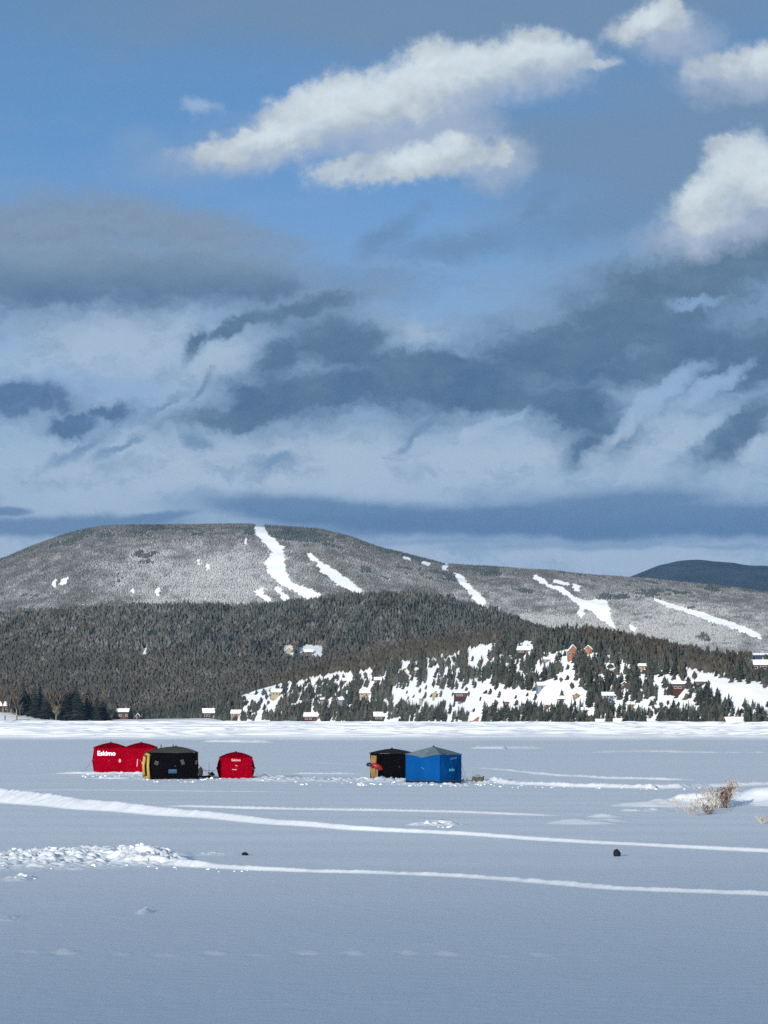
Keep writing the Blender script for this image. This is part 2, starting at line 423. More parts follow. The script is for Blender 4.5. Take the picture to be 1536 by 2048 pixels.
# trodden heaps: (px, py, half width px, half depth m, height m, grain m)
HEAPS = [
    (150,1716,190,6.5,.15,.5),(298,1722,62,2.2,.30,.8),(310,1726,70,2.0,.16,.4),(60,1722,120,5.0,.09,.42),(250,1711,110,4.0,.08,.5),
    (600,1561,150,2.6,.17,.5),(545,1556,60,2.2,.16,.5),(700,1563,90,2.4,.18,.45),
    (790,1563,70,2.0,.22,.45),(960,1566,60,2.0,.18,.45),(410,1556,40,1.8,.13,.4),(340,1559,90,1.6,.16,.5),(250,1551,90,1.5,.11,.5),(470,1557,50,1.6,.14,.5),(860,1569,70,1.3,.15,.5),
    (1165,1646,62,1.3,.24,1.0),(1212,1634,34,.9,.18,.8),(1215,1642,40,1.0,.14,.8),(870,1650,50,1.6,.16,.4),(1350,1612,110,2.0,.42,.9),(1420,1612,70,1.6,.36,.8),(1455,1602,80,2.2,.55,1.4),(1530,1608,110,2.4,.66,1.6),(1640,1610,160,2.6,.75,2),(1290,1622,45,.9,.12,.5),
    (40,1757,28,1.2,.08,.35),(290,1824,14,.6,.07,.3),(10,1838,40,1.0,.06,.3),(430,1709,40,.8,.05,.3),
]
FOOT = [(58,1903,.6),(128,1905,1),(240,1908,.5),(326,1911,.5),(430,1907,.75),(516,1911,.35),(614,1906,1),(707,1907,.95),(813,1906,1),(893,1909,.9),(1000,1913,.3),(1075,1910,.6),(1172,1913,.3)]

cols = np.concatenate([np.linspace(-900, -210, 40, endpoint=False), np.linspace(-210, 1746, 540), np.linspace(1746, 2440, 41)[1:]])
rows = np.concatenate([np.arange(22, 45, .35), np.arange(45, 66, .2), np.arange(66, 92, .08), np.arange(92, 126, .10), np.arange(126, 185, .17), np.arange(185, 250, .25), np.arange(250, 560, .9), np.arange(560, 1240, 1.15), np.arange(1240, 1720, 2.1), np.arange(1720, 2680, 6.0)])
GX, GY = np.meshgrid((cols - CX) / F, rows)
GX = GX * GY

def clods(x, y, s, seed):
    """rounded lumps of many sizes lying against each other"""
    gx = np.floor(x / s); gy = np.floor(y / s); out = np.zeros(x.shape)
    for i in (-1, 0, 1):
        for j in (-1, 0, 1):
            cx = gx + i; cy = gy + j
            a = _hash(cx, cy, seed); b = _hash(cx, cy, seed + 1); c = _hash(cx, cy, seed + 2); e = _hash(cx, cy, seed + 3)
            r = 0.28 + 0.45 * c * c; th = e * 3.1416
            dx = x / s - cx - a; dy = y / s - cy - b
            u = dx * np.cos(th) + dy * np.sin(th); w = (dy * np.cos(th) - dx * np.sin(th)) * 1.35
            out = np.maximum(out, (0.35 + 0.65 * c) * np.sqrt(np.clip(1 - (u * u + w * w) / (r * r), 0, 1)))
    return out

def lake_height(X, Y):
    """height of the snow above the ice at world points (arrays)"""
    Z = 0.10 * (fbm(X / 26, Y / 34, 3, 3) - 0.5) * np.clip(Y / 250, 0.25, 1.0)
    # wind drifts across the open lake: low steps whose fronts face the shore the viewer stands on
    ph = (Y + 26 * (fbm(X / 130, Y / 90, 3, 5) - 0.5) + 7 * (fbm(X / 22, Y / 16, 2, 9) - 0.5))
    far = smooth01((Y - 540) / 150)
    # how strongly each zone is drifted, by distance
    zone = np.interp(Y + 60 * (fbm(X / 160, Y / 300, 2, 8) - 0.5), [400, 500, 560, 620, 690, 960, 1060, 1200, 1500, 1800, 2600], [0.0, 0.10, 0.25, 0.55, 1.0, 1.0, 0.85, 0.9, 1.0, 1.0, 1.0])
    amp = 0.62 + 0.76 * fbm(X / 60, Y / 45, 2, 12)
    for per, h, w in ((15.0, 1.15, 1 - smooth01((Y - 1150) / 120)), (27.0, 2.0, smooth01((Y - 1150) / 120))):
        fr = np.mod(ph / per, 1.0)
        saw = np.where(fr < 0.14, fr / 0.14, 1 - (fr - 0.14) / 0.86)
        Z = Z + h * zone * far * saw * amp * w
    Z = Z + 0.012 * (fbm(X / 1.6, Y / 3.2, 3, 23) - 0.5) * (1 - far) + 0.02 * (fbm(X / 6, Y / 11, 3, 24) - .5) * (1 - far)
    near = (1 - far) * 0.030
    ph2 = Y + 9 * (fbm(X / 40, Y / 30, 3, 15) - 0.5)
    Z = Z + near * np.sin(ph2 * 2 * math.pi / 9.0) * fbm(X / 30, Y / 24, 2, 16) * np.clip((Y - 60) / 120, 0, 1)
    return Z

GZ = lake_height(GX, GY)

def add_track(pts, hgt, rough, seed):
    """a bank of packed snow: its front rises towards the viewer's far side, its back falls away slowly"""
    P = track_pts(pts); hgt = np.array(hgt, float)
    y0, y1 = P[:, 1].min() - 12, P[:, 1].max() + 14
    r0, r1 = np.searchsorted(rows, y0), np.searchsorted(rows, y1)
    if r1 <= r0: return
    X = GX[r0:r1]; Y = GY[r0:r1]
    d, par, H = polyline_dist(X, Y, P, hgt)
    L = sum(math.hypot(*(P[i+1]-P[i])) for i in range(len(P)-1))
    fade = smooth01(par / 2.5) * smooth01((L - par) / 2.5)
    xr = X * .83 + Y * .56; yr = Y * .83 - X * .56
    n = fbm((xr + .5 * vnoise(X * 3, Y * 3, 6)) / 0.31, (yr + .5 * vnoise(X * 3.3, Y * 3, 7)) / 0.31, 3, seed) - .5
    n2 = fbm(xr / 5.3, yr / 5.3, 2, seed + 5) - .5
    n3 = fbm((xr + vnoise(X, Y, 4)) / 1.1, (yr + vnoise(X, Y, 5)) / 1.1, 3, seed + 8) - .5
    fl = np.maximum(1.8 * H, .17)                       # length of the front
    dd = d + .5 * fl + fl * rough * (.25 * n2 + .4 * n3)
    front = np.clip(dd / fl, 0, 1)
    back = np.clip((dd - fl) / np.maximum(5 * H, .6), 0, 1)
    prof = np.where(dd < fl, front ** .9, (1 - back) ** 2)
    GZ[r0:r1] += fade * H * prof * (1 + .30 * n2 + rough * (.9 * n3 + .7 * n))
for i, (pts, hgt, rough) in enumerate(TRACKS):
    add_track(pts, hgt, rough, 40 + i * 7)

for i, (px, py, wpx, dm, h, g) in enumerate(HEAPS):
    Yc = ground_dist(py); Xc = (px - CX) / F * Yc; wx = wpx / F * Yc
    r0, r1 = np.searchsorted(rows, Yc - dm * 1.7), np.searchsorted(rows, Yc + dm * 1.7)
    X = GX[r0:r1]; Y = GY[r0:r1]
    q = ((X - Xc) / wx) ** 2 + ((Y - Yc) / dm) ** 2
    m = np.clip(1 - q / 1.6, 0, 1) ** 1.2
    n = fbm(X / g, Y / g, 3, 200 + i * 3)
    if g > 0.75: GZ[r0:r1] += h * m * (0.35 + 0.65 * n)
    else:
        wx_ = X + .16 * (fbm(X / .3, Y / .3, 2, 9) - .5); wy_ = Y + .16 * (fbm(X / .3, Y / .3, 2, 19) - .5)
        GZ[r0:r1] += h * m * (0.15 + 0.95 * clods(wx_, wy_, g, 300 + i * 5) + 0.55 * clods(wx_ + 5, wy_, g * .45, 400 + i * 5) + .25 * n)
for i, (px, py, fs) in enumerate(FOOT):
    Yc = ground_dist(py); Xc = (px - CX) / F * Yc
    r0, r1 = np.searchsorted(rows, Yc - 2), np.searchsorted(rows, Yc + 2)
    X = GX[r0:r1]; Y = GY[r0:r1]
    wf = .15 + .03 * math.sin(i * 2.3); GZ[r0:r1] += 1.05 * fs * (-0.03 * np.exp(-((X - Xc) / wf) ** 4 - ((Y - Yc + .25) / .22) ** 2) + 0.045 * np.exp(-np.abs((X - Xc) / wf) ** 3 - ((Y - Yc - .22) / .13) ** 2) * (.6 + .8 * fbm(X / .09, Y / .1, 2, 70 + i)))

def lake_z(X, Y):
    """height of the finished snow at one world point"""
    i = min(max(np.searchsorted(rows, Y), 1), len(rows) - 1)
    if rows[i] - Y > Y - rows[i-1]: i -= 1
    return float(np.interp(X, GX[i], GZ[i]))

nr, nc = GX.shape
idx = np.arange(nr * nc).reshape(nr, nc)
quads = np.stack([idx[:-1, :-1], idx[:-1, 1:], idx[1:, 1:], idx[1:, :-1]], axis=-1).reshape(-1, 4)
V = np.stack([GX, GY, GZ], axis=-1).reshape(-1, 3)
lake_me = np_mesh('lake', V, quads, True)
lake_me.polygons.foreach_set('use_smooth', np.repeat(rows[:-1] < 555, nc - 1))     # the far drifts keep their crisp crests
tag(link('lake', lake_me, M_SNOW), 'frozen lake under wind drifted snow crossed by tracks', kind='structure')

# ------------------------------------------------------------------ hills as height fields
class Hill:
    """a slope from a foot line to a skyline; both are polylines in photo pixels, set at real distances"""
    def __init__(s, foot, sil, Y0, Y1, prof=1.0, bump=0.0, bscale=60.0, seed=0):
        s.fx, s.fy = zip(*foot); s.sx, s.sy = zip(*sil)
        s.y0x, s.y0y = zip(*Y0); s.y1x, s.y1y = zip(*Y1)
        s.prof = prof; s.bump = bump; s.bs = bscale; s.seed = seed
    def pos(s, px, t):
        px = np.asarray(px, float); t = np.asarray(t, float)
        f = s._soft(px, s.fx, s.fy, 14); g = s._sil(px)
        Y = s._soft(px, s.y0x, s.y0y, 55) * (1 - t) + s._soft(px, s.y1x, s.y1y, 55) * t
        k = 1 - (1 - np.clip(t, 0, 1)) ** s.prof
        back = np.clip(t - 1, 0, None)
        py = f + (g - f) * k + back * back * 260
        py = py + s.bump * (fbm(px / s.bs, t * 6, 3, s.seed) - 0.5) * np.clip(k * 4, 0, 1)
        return (px - CX) / F * Y, Y, EYE - (py - HY) / F * Y, py
    @staticmethod
    def _soft(px, xs, ys, w):
        return sum(np.interp(px + o * w, xs, ys) * q for o, q in ((-2, .1), (-1, .22), (0, .36), (1, .22), (2, .1)))
    def _sil(s, px):
        # rounded skyline
        w = 9.0
        return sum(np.interp(px + o * w, s.sx, s.sy) * q for o, q in ((-2, .1), (-1, .22), (0, .36), (1, .22), (2, .1)))
    def at(s, px, py):
        """point of the slope seen at photo pixel (px, py)"""
        ts = np.linspace(0, 1, 400)
        x, Y, z, p = s.pos(np.full(400, float(px)), ts)
        i = int(np.argmin(np.abs(p - py)))
        return float(x[i]), float(Y[i]), float(z[i]), float(ts[i])
    def mesh(s, name, px0, px1, n, m, mat, label, back=1.25, t0=0.0):
        px = np.linspace(px0, px1, n); t = np.concatenate([np.linspace(t0, 1, m), np.linspace(1, back, 10)[1:]])
        A, T = np.meshgrid(px, t)
        x, y, z, _ = s.pos(A, T)
        r, c = A.shape; ix = np.arange(r * c).reshape(r, c)
        q = np.stack([ix[:-1, :-1], ix[:-1, 1:], ix[1:, 1:], ix[1:, :-1]], axis=-1).reshape(-1, 4)
        return tag(link(name, np_mesh(name, np.stack([x, y, z], -1).reshape(-1, 3), q, True), mat), label, kind='structure')

# the left bank
BANK = Hill([(-900,1447),(300,1447.5),(560,1447.5),(760,1447.5),(900,1449)], [(-900,1420),(0,1424),(40,1426),(75,1430),(110,1435),(150,1438),(240,1439),(360,1437),(420,1436),(520,1438),(700,1441),(900,1446)],
            [(-900,2240),(900,2240)], [(-900,2300),(900,2290)], 1.6, 1.5, 40, 4)
BANK.mesh('shore', -900, 800, 220, 24, M_HILLSNOW, 'low snowy bank along the far edge of the lake', back=1.1)
# the village hill
VIL = Hill([(150,1448),(380,1447),(560,1447),(760,1448),(860,1449),(970,1453.5),(1140,1455),(1300,1455),(1400,1457),(1480,1460),(1536,1459),(2400,1460)],
           [(150,1440),(330,1430),(400,1414),(480,1392),(600,1354),(700,1330),(760,1312),(900,1292),(1050,1276),(1150,1270),(1240,1280),(1350,1304),(1450,1322),(1536,1330),(1800,1344),(2400,1380)],
           [(150,2420),(380,2330),(560,2150),(760,2050),(970,1760),(1140,1680),(1300,1660),(1450,1560),(1536,1570),(2400,1570)],
           [(150,2490),(560,2235),(760,2135),(970,1848),(1140,1764),(1300,1742),(1450,1642),(1536,1645),(2400,1640)], 1.35, 5.0, 90, 21)
VIL.mesh('village_hill', 150, 2400, 500, 90, M_HILLSNOW, 'snowy hillside with a village among conifers', back=1.3)
# the dark wooded hill behind it
DARK = Hill([(-1200,1438),(400,1438),(2000,1438)], [(-1200,1260),(-300,1244),(0,1236),(150,1226),(330,1216),(480,1223),(600,1211),(700,1197),(790,1192),(880,1202),(960,1222),(1050,1252),(1120,1275),(1300,1330),(1536,1380),(2000,1420)],
            [(-1200,3000),(2000,3000)], [(-1200,3560),(2000,3560)], 1.15, 7.0, 110, 33)
DARK.mesh('wooded_hill', -1200, 1700, 420, 90, M_HILLSNOW, 'dark conifer covered hill below the ski mountain', back=1.25)
# the ski mountain
SKI = Hill([(-1500,1310),(2800,1310)], [(-1500,1300),(-600,1190),(-150,1150),(0,1126),(60,1097),(130,1070),(200,1057),(300,1054),(400,1052),(500,1053),(560,1058),(640,1063),(700,1077),(760,1099),(840,1119),(900,1133),(1000,1138),(1100,1145),(1200,1155),(1300,1162),(1400,1173),(1536,1187),(1900,1215),(2800,1290)],
           [(-1500,7320),(600,7320),(1000,7520),(2800,7560)], [(-1500,7900),(2800,7900)], 1.28, 8.0, 120, 51)
SKI.mesh('ski_mountain', -1500, 2800, 600, 120, M_HILLSNOW, 'broad wooded mountain cut by white ski runs', back=1.2)
# far blue hill, its forest colour darkened to carry a cloud's shade
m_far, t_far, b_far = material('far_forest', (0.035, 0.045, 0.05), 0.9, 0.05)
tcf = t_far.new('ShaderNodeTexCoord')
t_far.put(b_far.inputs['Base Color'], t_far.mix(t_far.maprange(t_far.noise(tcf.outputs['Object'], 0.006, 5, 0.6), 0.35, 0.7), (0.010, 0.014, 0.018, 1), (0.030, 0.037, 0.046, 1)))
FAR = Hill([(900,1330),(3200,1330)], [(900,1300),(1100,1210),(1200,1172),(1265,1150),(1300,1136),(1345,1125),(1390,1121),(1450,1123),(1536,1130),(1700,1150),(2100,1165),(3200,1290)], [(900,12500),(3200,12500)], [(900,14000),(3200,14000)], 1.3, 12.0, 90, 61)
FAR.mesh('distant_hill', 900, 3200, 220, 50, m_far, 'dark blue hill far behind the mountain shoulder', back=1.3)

# unseen ridge added behind the viewer, shaped to shade the nearest snow
px = np.linspace(-3800, 3200, 420); yy = np.linspace(-2600, -1250, 40)
A, B = np.meshgrid(px, yy)
prof = smooth01((B + 2600) / 700) * smooth01((-1250 - B) / 420)
Hh = (254.2 + 40 * (fbm(A / 900, 0 * A + 3, 2, 71) - 0.5) * np.clip(np.abs(A + 540) / 700, 0, 1)) * prof + 6.0 * (fbm(A / 22, B / 30, 3, 72) - 0.5) * prof
r, c = A.shape; ix = np.arange(r * c).reshape(r, c)
q = np.stack([ix[:-1, :-1], ix[:-1, 1:], ix[1:, 1:], ix[1:, :-1]], axis=-1).reshape(-1, 4)
tag(link('shade_ridge', np_mesh('shade_ridge', np.stack([A, B, Hh - 1], -1).reshape(-1, 3), q, True), m_far), 'unseen ridge added behind the viewer to shade the near snow', kind='structure')
# ------------------------------------------------------------------ the air: one closed box of even pale haze
def build_haze():
    mb = MB().box((0, 6200, 331), (20000, 18600, 666.0))
    m = bpy.data.materials.new('haze'); m.use_nodes = True
    t = NT(m.node_tree); t.n.clear()
    v = t.new('ShaderNodeVolumePrincipled'); v.inputs['Color'].default_value = (.34, .62, 1.0, 1); v.inputs['Density'].default_value = 1.8e-5
    v.inputs['Anisotropy'].default_value = 0.0
    o = t.new('ShaderNodeOutputMaterial'); t.l.new(v.outputs[0], o.inputs['Volume'])
    tag(mb.build('haze', m), 'thin blue winter haze over the lake and hills', kind='stuff')
build_haze()
# ------------------------------------------------------------------ woods
def tint_material(name, stops, rough=0.85):
    m, t, b = material(name, stops[0][1], rough, 0.05)
    a = t.new('ShaderNodeAttribute', attribute_name='tint')
    t.put(b.inputs['Base Color'], t.ramp(a.outputs['Fac'], stops))
    return m
c4 = lambda r, g, b: (r, g, b, 1.0)
# tint 0..0.5 conifers dark to grey-green, 0.5..1 leafless broadleaf brown to pale grey
M_WOOD = tint_material('forest_mix', [(0.0, c4(.022,.028,.025)), (0.25, c4(.044,.052,.045)), (0.48, c4(.085,.092,.080)),
                                      (0.52, c4(.050,.046,.038)), (0.70, c4(.084,.077,.064)), (0.80, c4(.130,.126,.120)), (0.90, c4(.215,.212,.206)), (1.0, c4(.36,.357,.35))])

def inside(poly, x, y):
    x = np.asarray(x, float); y = np.asarray(y, float); r = np.zeros(np.broadcast(x, y).shape, bool)
    n = len(poly)
    for i in range(n):
        x1, y1 = poly[i]; x2, y2 = poly[(i + 1) % n]
        if y1 == y2: continue
        r ^= ((y1 > y) != (y2 > y)) & (x < (x2 - x1) * (y - y1) / (y2 - y1) + x1)
    return r
def in_any(polys, x, y):
    r = np.zeros(np.shape(x), bool)
    for p in polys: r |= inside(p, x, y)
    return r
def rect(x0, y0, x1, y1): return [(x0, y0), (x1, y0), (x1, y1), (x0, y1)]

def conifer_arrays(X, Y, Z, H, Rd, tint, tiers=3, k=7):
    """many little jagged conifers as one vertex and face array"""
    n = len(X); Vs = []; Fs = []; T = []
    base = 0
    ang0 = rng.uniform(0, 6.28, n)
    for ti in range(tiers):
        z0 = H * (0.06 + 0.30 * ti); z1 = H * min(1.0, 0.50 + 0.27 * ti) if ti < tiers - 1 else H
        rr = Rd * (1.0 - 0.29 * ti)
        a = ang0[:, None] + ti * 0.7 + np.arange(k)[None] * 2 * math.pi / k
        q = rr[:, None] * (0.62 + 0.5 * rng.random((n, k)))
        zz = Z[:, None] + z0[:, None] + H[:, None] * 0.08 * (rng.random((n, k)) - 0.5)
        ring = np.stack([X[:, None] + q * np.cos(a), Y[:, None] + q * np.sin(a), zz], -1)
        ap = np.stack([X + Rd*0.1*(rng.random(n)-.5), Y, Z + z1], -1)[:, None]
        Vs.append(np.concatenate([ring, ap], 1).reshape(-1, 3))
        b = base + np.arange(n)[:, None] * (k + 1)
        i = np.arange(k)[None]
        Fs.append(np.stack([b + i, b + (i + 1) % k, np.broadcast_to(b + k, (n, k))], -1).reshape(-1, 3))
        T.append(np.repeat(tint, k + 1) + 0.03 * (rng.random(n * (k + 1)) - .5))
        base += n * (k + 1)
    return np.concatenate(Vs), np.concatenate(Fs), np.concatenate(T)

def aspen_arrays(X, Y, Z, H, Rd, tint, br=9, w=0.035):
    """leafless trees: a thin stem and thin rising branches"""
    n = len(X); m = br + 2
    th = rng.uniform(0, 6.28, (n, m)); up = rng.uniform(0.25, 0.75, (n, m)); out = Rd[:, None] * (0.35 + 0.65 * rng.random((n, m)))
    top = np.clip(up + rng.uniform(0.18, 0.42, (n, m)), 0, 1)
    up[:, :2] = 0.0; top[:, :2] = [1.0, 0.9]; out[:, :2] *= 0.12
    wd = H[:, None] * w * (0.7 + 0.8 * rng.random((n, m)))
    side = th + math.pi / 2
    bx = X[:, None]; by = Y[:, None]; bz = Z[:, None] + H[:, None] * up
    p0 = np.stack([bx + wd * np.cos(side), by + wd * np.sin(side), bz], -1)
    p1 = np.stack([bx - wd * np.cos(side), by - wd * np.sin(side), bz + 0 * wd], -1)
    p2 = np.stack([bx + out * np.cos(th), by + out * np.sin(th), Z[:, None] + H[:, None] * top], -1)
    Vv = np.stack([p0, p1, p2], 2).reshape(-1, 3)
    Ff = np.arange(len(Vv)).reshape(-1, 3)
    return Vv, Ff, np.repeat(tint, 3 * m)

def bush_arrays(X, Y, Z, H, Rd, tint, k=6, low=0.12):
    """leafless crowns seen from afar: ragged twiggy masses, widest above the middle"""
    n = len(X)
    a = rng.uniform(0, 6.28, n)[:, None] + np.arange(k)[None] * 2 * math.pi / k
    q = Rd[:, None] * (0.5 + 0.7 * rng.random((n, k)))
    zz = Z[:, None] + H[:, None] * (0.50 + 0.36 * (rng.random((n, k)) - 0.5))
    ring = np.stack([X[:, None] + q * np.cos(a), Y[:, None] + q * np.sin(a), zz], -1)
    top = np.stack([X + Rd * .5 * (rng.random(n) - .5), Y, Z + H], -1)[:, None]
    bot = np.stack([X, Y, Z + H * low * (rng.random(n) - .3)], -1)[:, None]
    Vv = np.concatenate([ring, top, bot], 1).reshape(-1, 3)
    b = np.arange(n)[:, None] * (k + 2); i = np.arange(k)[None]
    F1 = np.stack([b + i, b + (i + 1) % k, np.broadcast_to(b + k, (n, k))], -1).reshape(-1, 3)
    F2 = np.stack([b + (i + 1) % k, b + i, np.broadcast_to(b + k + 1, (n, k))], -1).reshape(-1, 3)
    return Vv, np.concatenate([F1, F2]), np.repeat(tint, k + 2) + 0.025 * (rng.random(n * (k + 2)) - .5)

def join(parts):
    V = []; Fs = []; T = []; b = 0
    for v, f, t in parts:
        V.append(v); Fs.append(f + b); T.append(t); b += len(v)
    return np.concatenate(V), np.concatenate(Fs), np.concatenate(T)

def forest(name, parts, label):
    v, f, t = join(parts)
    return tag(link(name, np_mesh(name, v, f, False, np.clip(t, 0, 1)), M_WOOD), label, kind='stuff')

def stratified(n, x0, x1, t0, t1, aspect):
    """evenly spread but irregular points: one in each cell of a grid"""
    nx = int(math.sqrt(n * aspect)); ny = max(1, n // nx)
    a, b = np.meshgrid(np.arange(nx), np.arange(ny))
    a = (a.ravel() + rng.random(nx * ny)) / nx; b = (b.ravel() + rng.random(nx * ny)) / ny
    return x0 + (x1 - x0) * a, t0 + (t1 - t0) * b

# ---- ski mountain
RUNS = [
 [(506,1051),(530,1053),(535,1067),(553,1082),(558,1092),(570,1092),(568,1117),(573,1143),(583,1167),(613,1175),(647,1194),(627,1200),(600,1189),(587,1179),(563,1169),(540,1149),(527,1129),(543,1104),(533,1089),(517,1076)],
 [(610,1107),(623,1107),(640,1122),(660,1135),(693,1156),(727,1181),(730,1189),(710,1187),(687,1173),(663,1159),(640,1140),(630,1124)],
 [(905,1145),(927,1152),(943,1172),(975,1206),(969,1212),(950,1204),(937,1185),(920,1164)], rect(882,1130,899,1139),
 [(506,1183),(527,1177),(530,1190),(544,1198),(533,1201),(520,1191)], [(547,1173),(557,1173),(567,1188),(581,1197),(579,1205),(565,1205),(559,1190)],
 [(1063,1155),(1070,1150),(1092,1159),(1098,1170),(1126,1175),(1143,1189),(1164,1201),(1188,1199),(1213,1199),(1221,1213),(1221,1233),(1234,1252),(1225,1255),(1206,1239),(1192,1235),(1188,1226),(1178,1217),(1168,1215),(1172,1224),(1160,1234),(1152,1223),(1158,1213),(1143,1198),(1122,1182),(1098,1173),(1084,1166)],
 [(1140,1168),(1162,1171),(1161,1182),(1145,1180)], [(1104,1158),(1138,1166),(1136,1171),(1104,1163)],
 [(1304,1195),(1331,1204),(1366,1214),(1412,1228),(1454,1242),(1495,1256),(1525,1273),(1521,1277),(1488,1264),(1447,1249),(1408,1237),(1377,1225),(1331,1211),(1306,1198)],
 [(1254,1255),(1262,1252),(1273,1258),(1270,1263)],
 [(103,1170),(108,1156),(114,1160),(112,1172)], [(117,1166),(121,1153),(128,1158),(136,1153),(135,1163),(126,1169)], [(260,1185),(265,1174),(269,1183)], [(306,1182),(314,1171),(322,1179),(317,1188)], rect(487,1077,494,1087),
 [(803,1110),(822,1116),(822,1121),(805,1115)], [(840,1120),(862,1126),(860,1130),(842,1125)], rect(393,1120,402,1127), rect(410,1130,420,1137)]
n = 120000
px, t = stratified(n, -160, 1700, 0.02, 1.06, 2.6); n = len(px)
X, Y, Z, py = SKI.pos(px, t)
cl = fbm(px / 75, t * 9, 4, 91); cl2 = fbm(px / 22, t * 30, 3, 95)
vis = py < 1310
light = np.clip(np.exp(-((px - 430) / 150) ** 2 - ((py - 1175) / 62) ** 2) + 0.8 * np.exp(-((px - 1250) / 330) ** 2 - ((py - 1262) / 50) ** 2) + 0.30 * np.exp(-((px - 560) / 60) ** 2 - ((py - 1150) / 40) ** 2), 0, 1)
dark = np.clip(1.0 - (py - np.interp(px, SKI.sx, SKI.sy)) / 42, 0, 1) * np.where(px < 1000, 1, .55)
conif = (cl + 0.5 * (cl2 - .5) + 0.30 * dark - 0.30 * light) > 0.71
hh = rng.uniform(5, 8.5, n); hp = hh * F / Y
jx = 7 * (fbm(px / 9, py / 6, 2, 97) - .5) + rng.normal(0, 1.3, n); jy = 5 * (fbm(px / 8, py / 6, 2, 98) - .5)
keep = vis & ~in_any(RUNS, px + jx, py + jy) & ~in_any(RUNS, px + jx, py + jy - hp * .5) & ~in_any(RUNS, px + jx, py + jy - hp * .9)
# thinner where the slope reads pale
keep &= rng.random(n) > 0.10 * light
ci = keep & conif; ai = keep & ~conif
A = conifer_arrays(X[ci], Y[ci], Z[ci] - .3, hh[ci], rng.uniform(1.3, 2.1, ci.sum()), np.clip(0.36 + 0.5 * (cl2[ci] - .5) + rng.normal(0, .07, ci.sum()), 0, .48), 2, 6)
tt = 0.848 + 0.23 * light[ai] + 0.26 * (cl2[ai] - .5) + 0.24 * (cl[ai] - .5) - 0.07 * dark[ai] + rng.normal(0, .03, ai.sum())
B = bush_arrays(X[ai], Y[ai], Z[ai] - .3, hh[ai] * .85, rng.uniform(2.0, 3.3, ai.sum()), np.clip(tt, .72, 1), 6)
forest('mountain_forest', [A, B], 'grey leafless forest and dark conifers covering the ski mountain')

# ---- dark wooded hill: conifers above, brown leafless wood on its lower slope
def brown_line(px): return np.interp(px, [-400,0,120,250,400,560,700,760,900,1060,1700], [1310,1303,1312,1300,1322,1330,1306,1288,1262,1250,1250])
DARKCLEAR = [[(596,1297),(612,1289),(638,1293),(648,1300),(642,1309),(622,1306),(600,1306)], rect(566,1292,588,1305), rect(280,1296,294,1306), rect(1365,1280,1385,1290)]
n = 56000
px, t = stratified(n, -170, 1560, 0.0, 1.05, 1.6); n = len(px)
X, Y, Z, py = DARK.pos(px, t)
cl = fbm(px / 60, t * 9, 3, 101); cl2 = fbm(px / 18, t * 22, 3, 103)
bl = brown_line(px) + 26 * (cl - .5)
con = py < bl
hh = np.where(con, rng.uniform(4.2, 9.0, n) * (0.55 + .9 * fbm(px / 22, t * 18, 2, 107)), rng.uniform(4.5, 8, n)); hp = hh * F / Y
keep = ~in_any(DARKCLEAR, px, py) & ~in_any(DARKCLEAR, px, py - hp * .5) & ~in_any(DARKCLEAR, px, py - hp * .9)
con2 = con & (rng.random(n) < np.clip(.50 + .42 * smooth01((px - 180) / 300) - .35 * (cl < .42), .2, .9)); con2 |= (~con) & (rng.random(n) < .07)
ci = keep & con2; ai = keep & ~con2
A = conifer_arrays(X[ci], Y[ci], Z[ci] - .3, hh[ci], rng.uniform(1.3, 2.7, ci.sum()), np.clip(0.335 + 0.75 * (cl2[ci] - .5) + 0.5 * (cl[ci] - .5) + rng.normal(0, .09, ci.sum()) + np.where(rng.random(ci.sum()) < .14, .14, 0), 0, .48), 3, 6)
B = bush_arrays(X[ai], Y[ai], Z[ai] - .3, hh[ai], rng.uniform(1.2, 2.3, ai.sum()), np.clip(0.655 + 0.10 * (con[ai]) + 0.30 * (cl2[ai] - .5) + 0.2 * (cl[ai] - .5) + rng.normal(0, .035, ai.sum()), .53, .82), 6)
B2 = aspen_arrays(X[ai], Y[ai] - .8, Z[ai] - .3, hh[ai] * 1.05, rng.uniform(.9, 1.6, ai.sum()), np.clip(0.68 + rng.normal(0, .05, ai.sum()), .53, .8), 3, .03)
forest('hill_forest', [A, B, B2], 'dense conifer forest with brown leafless wood below on the middle hill')

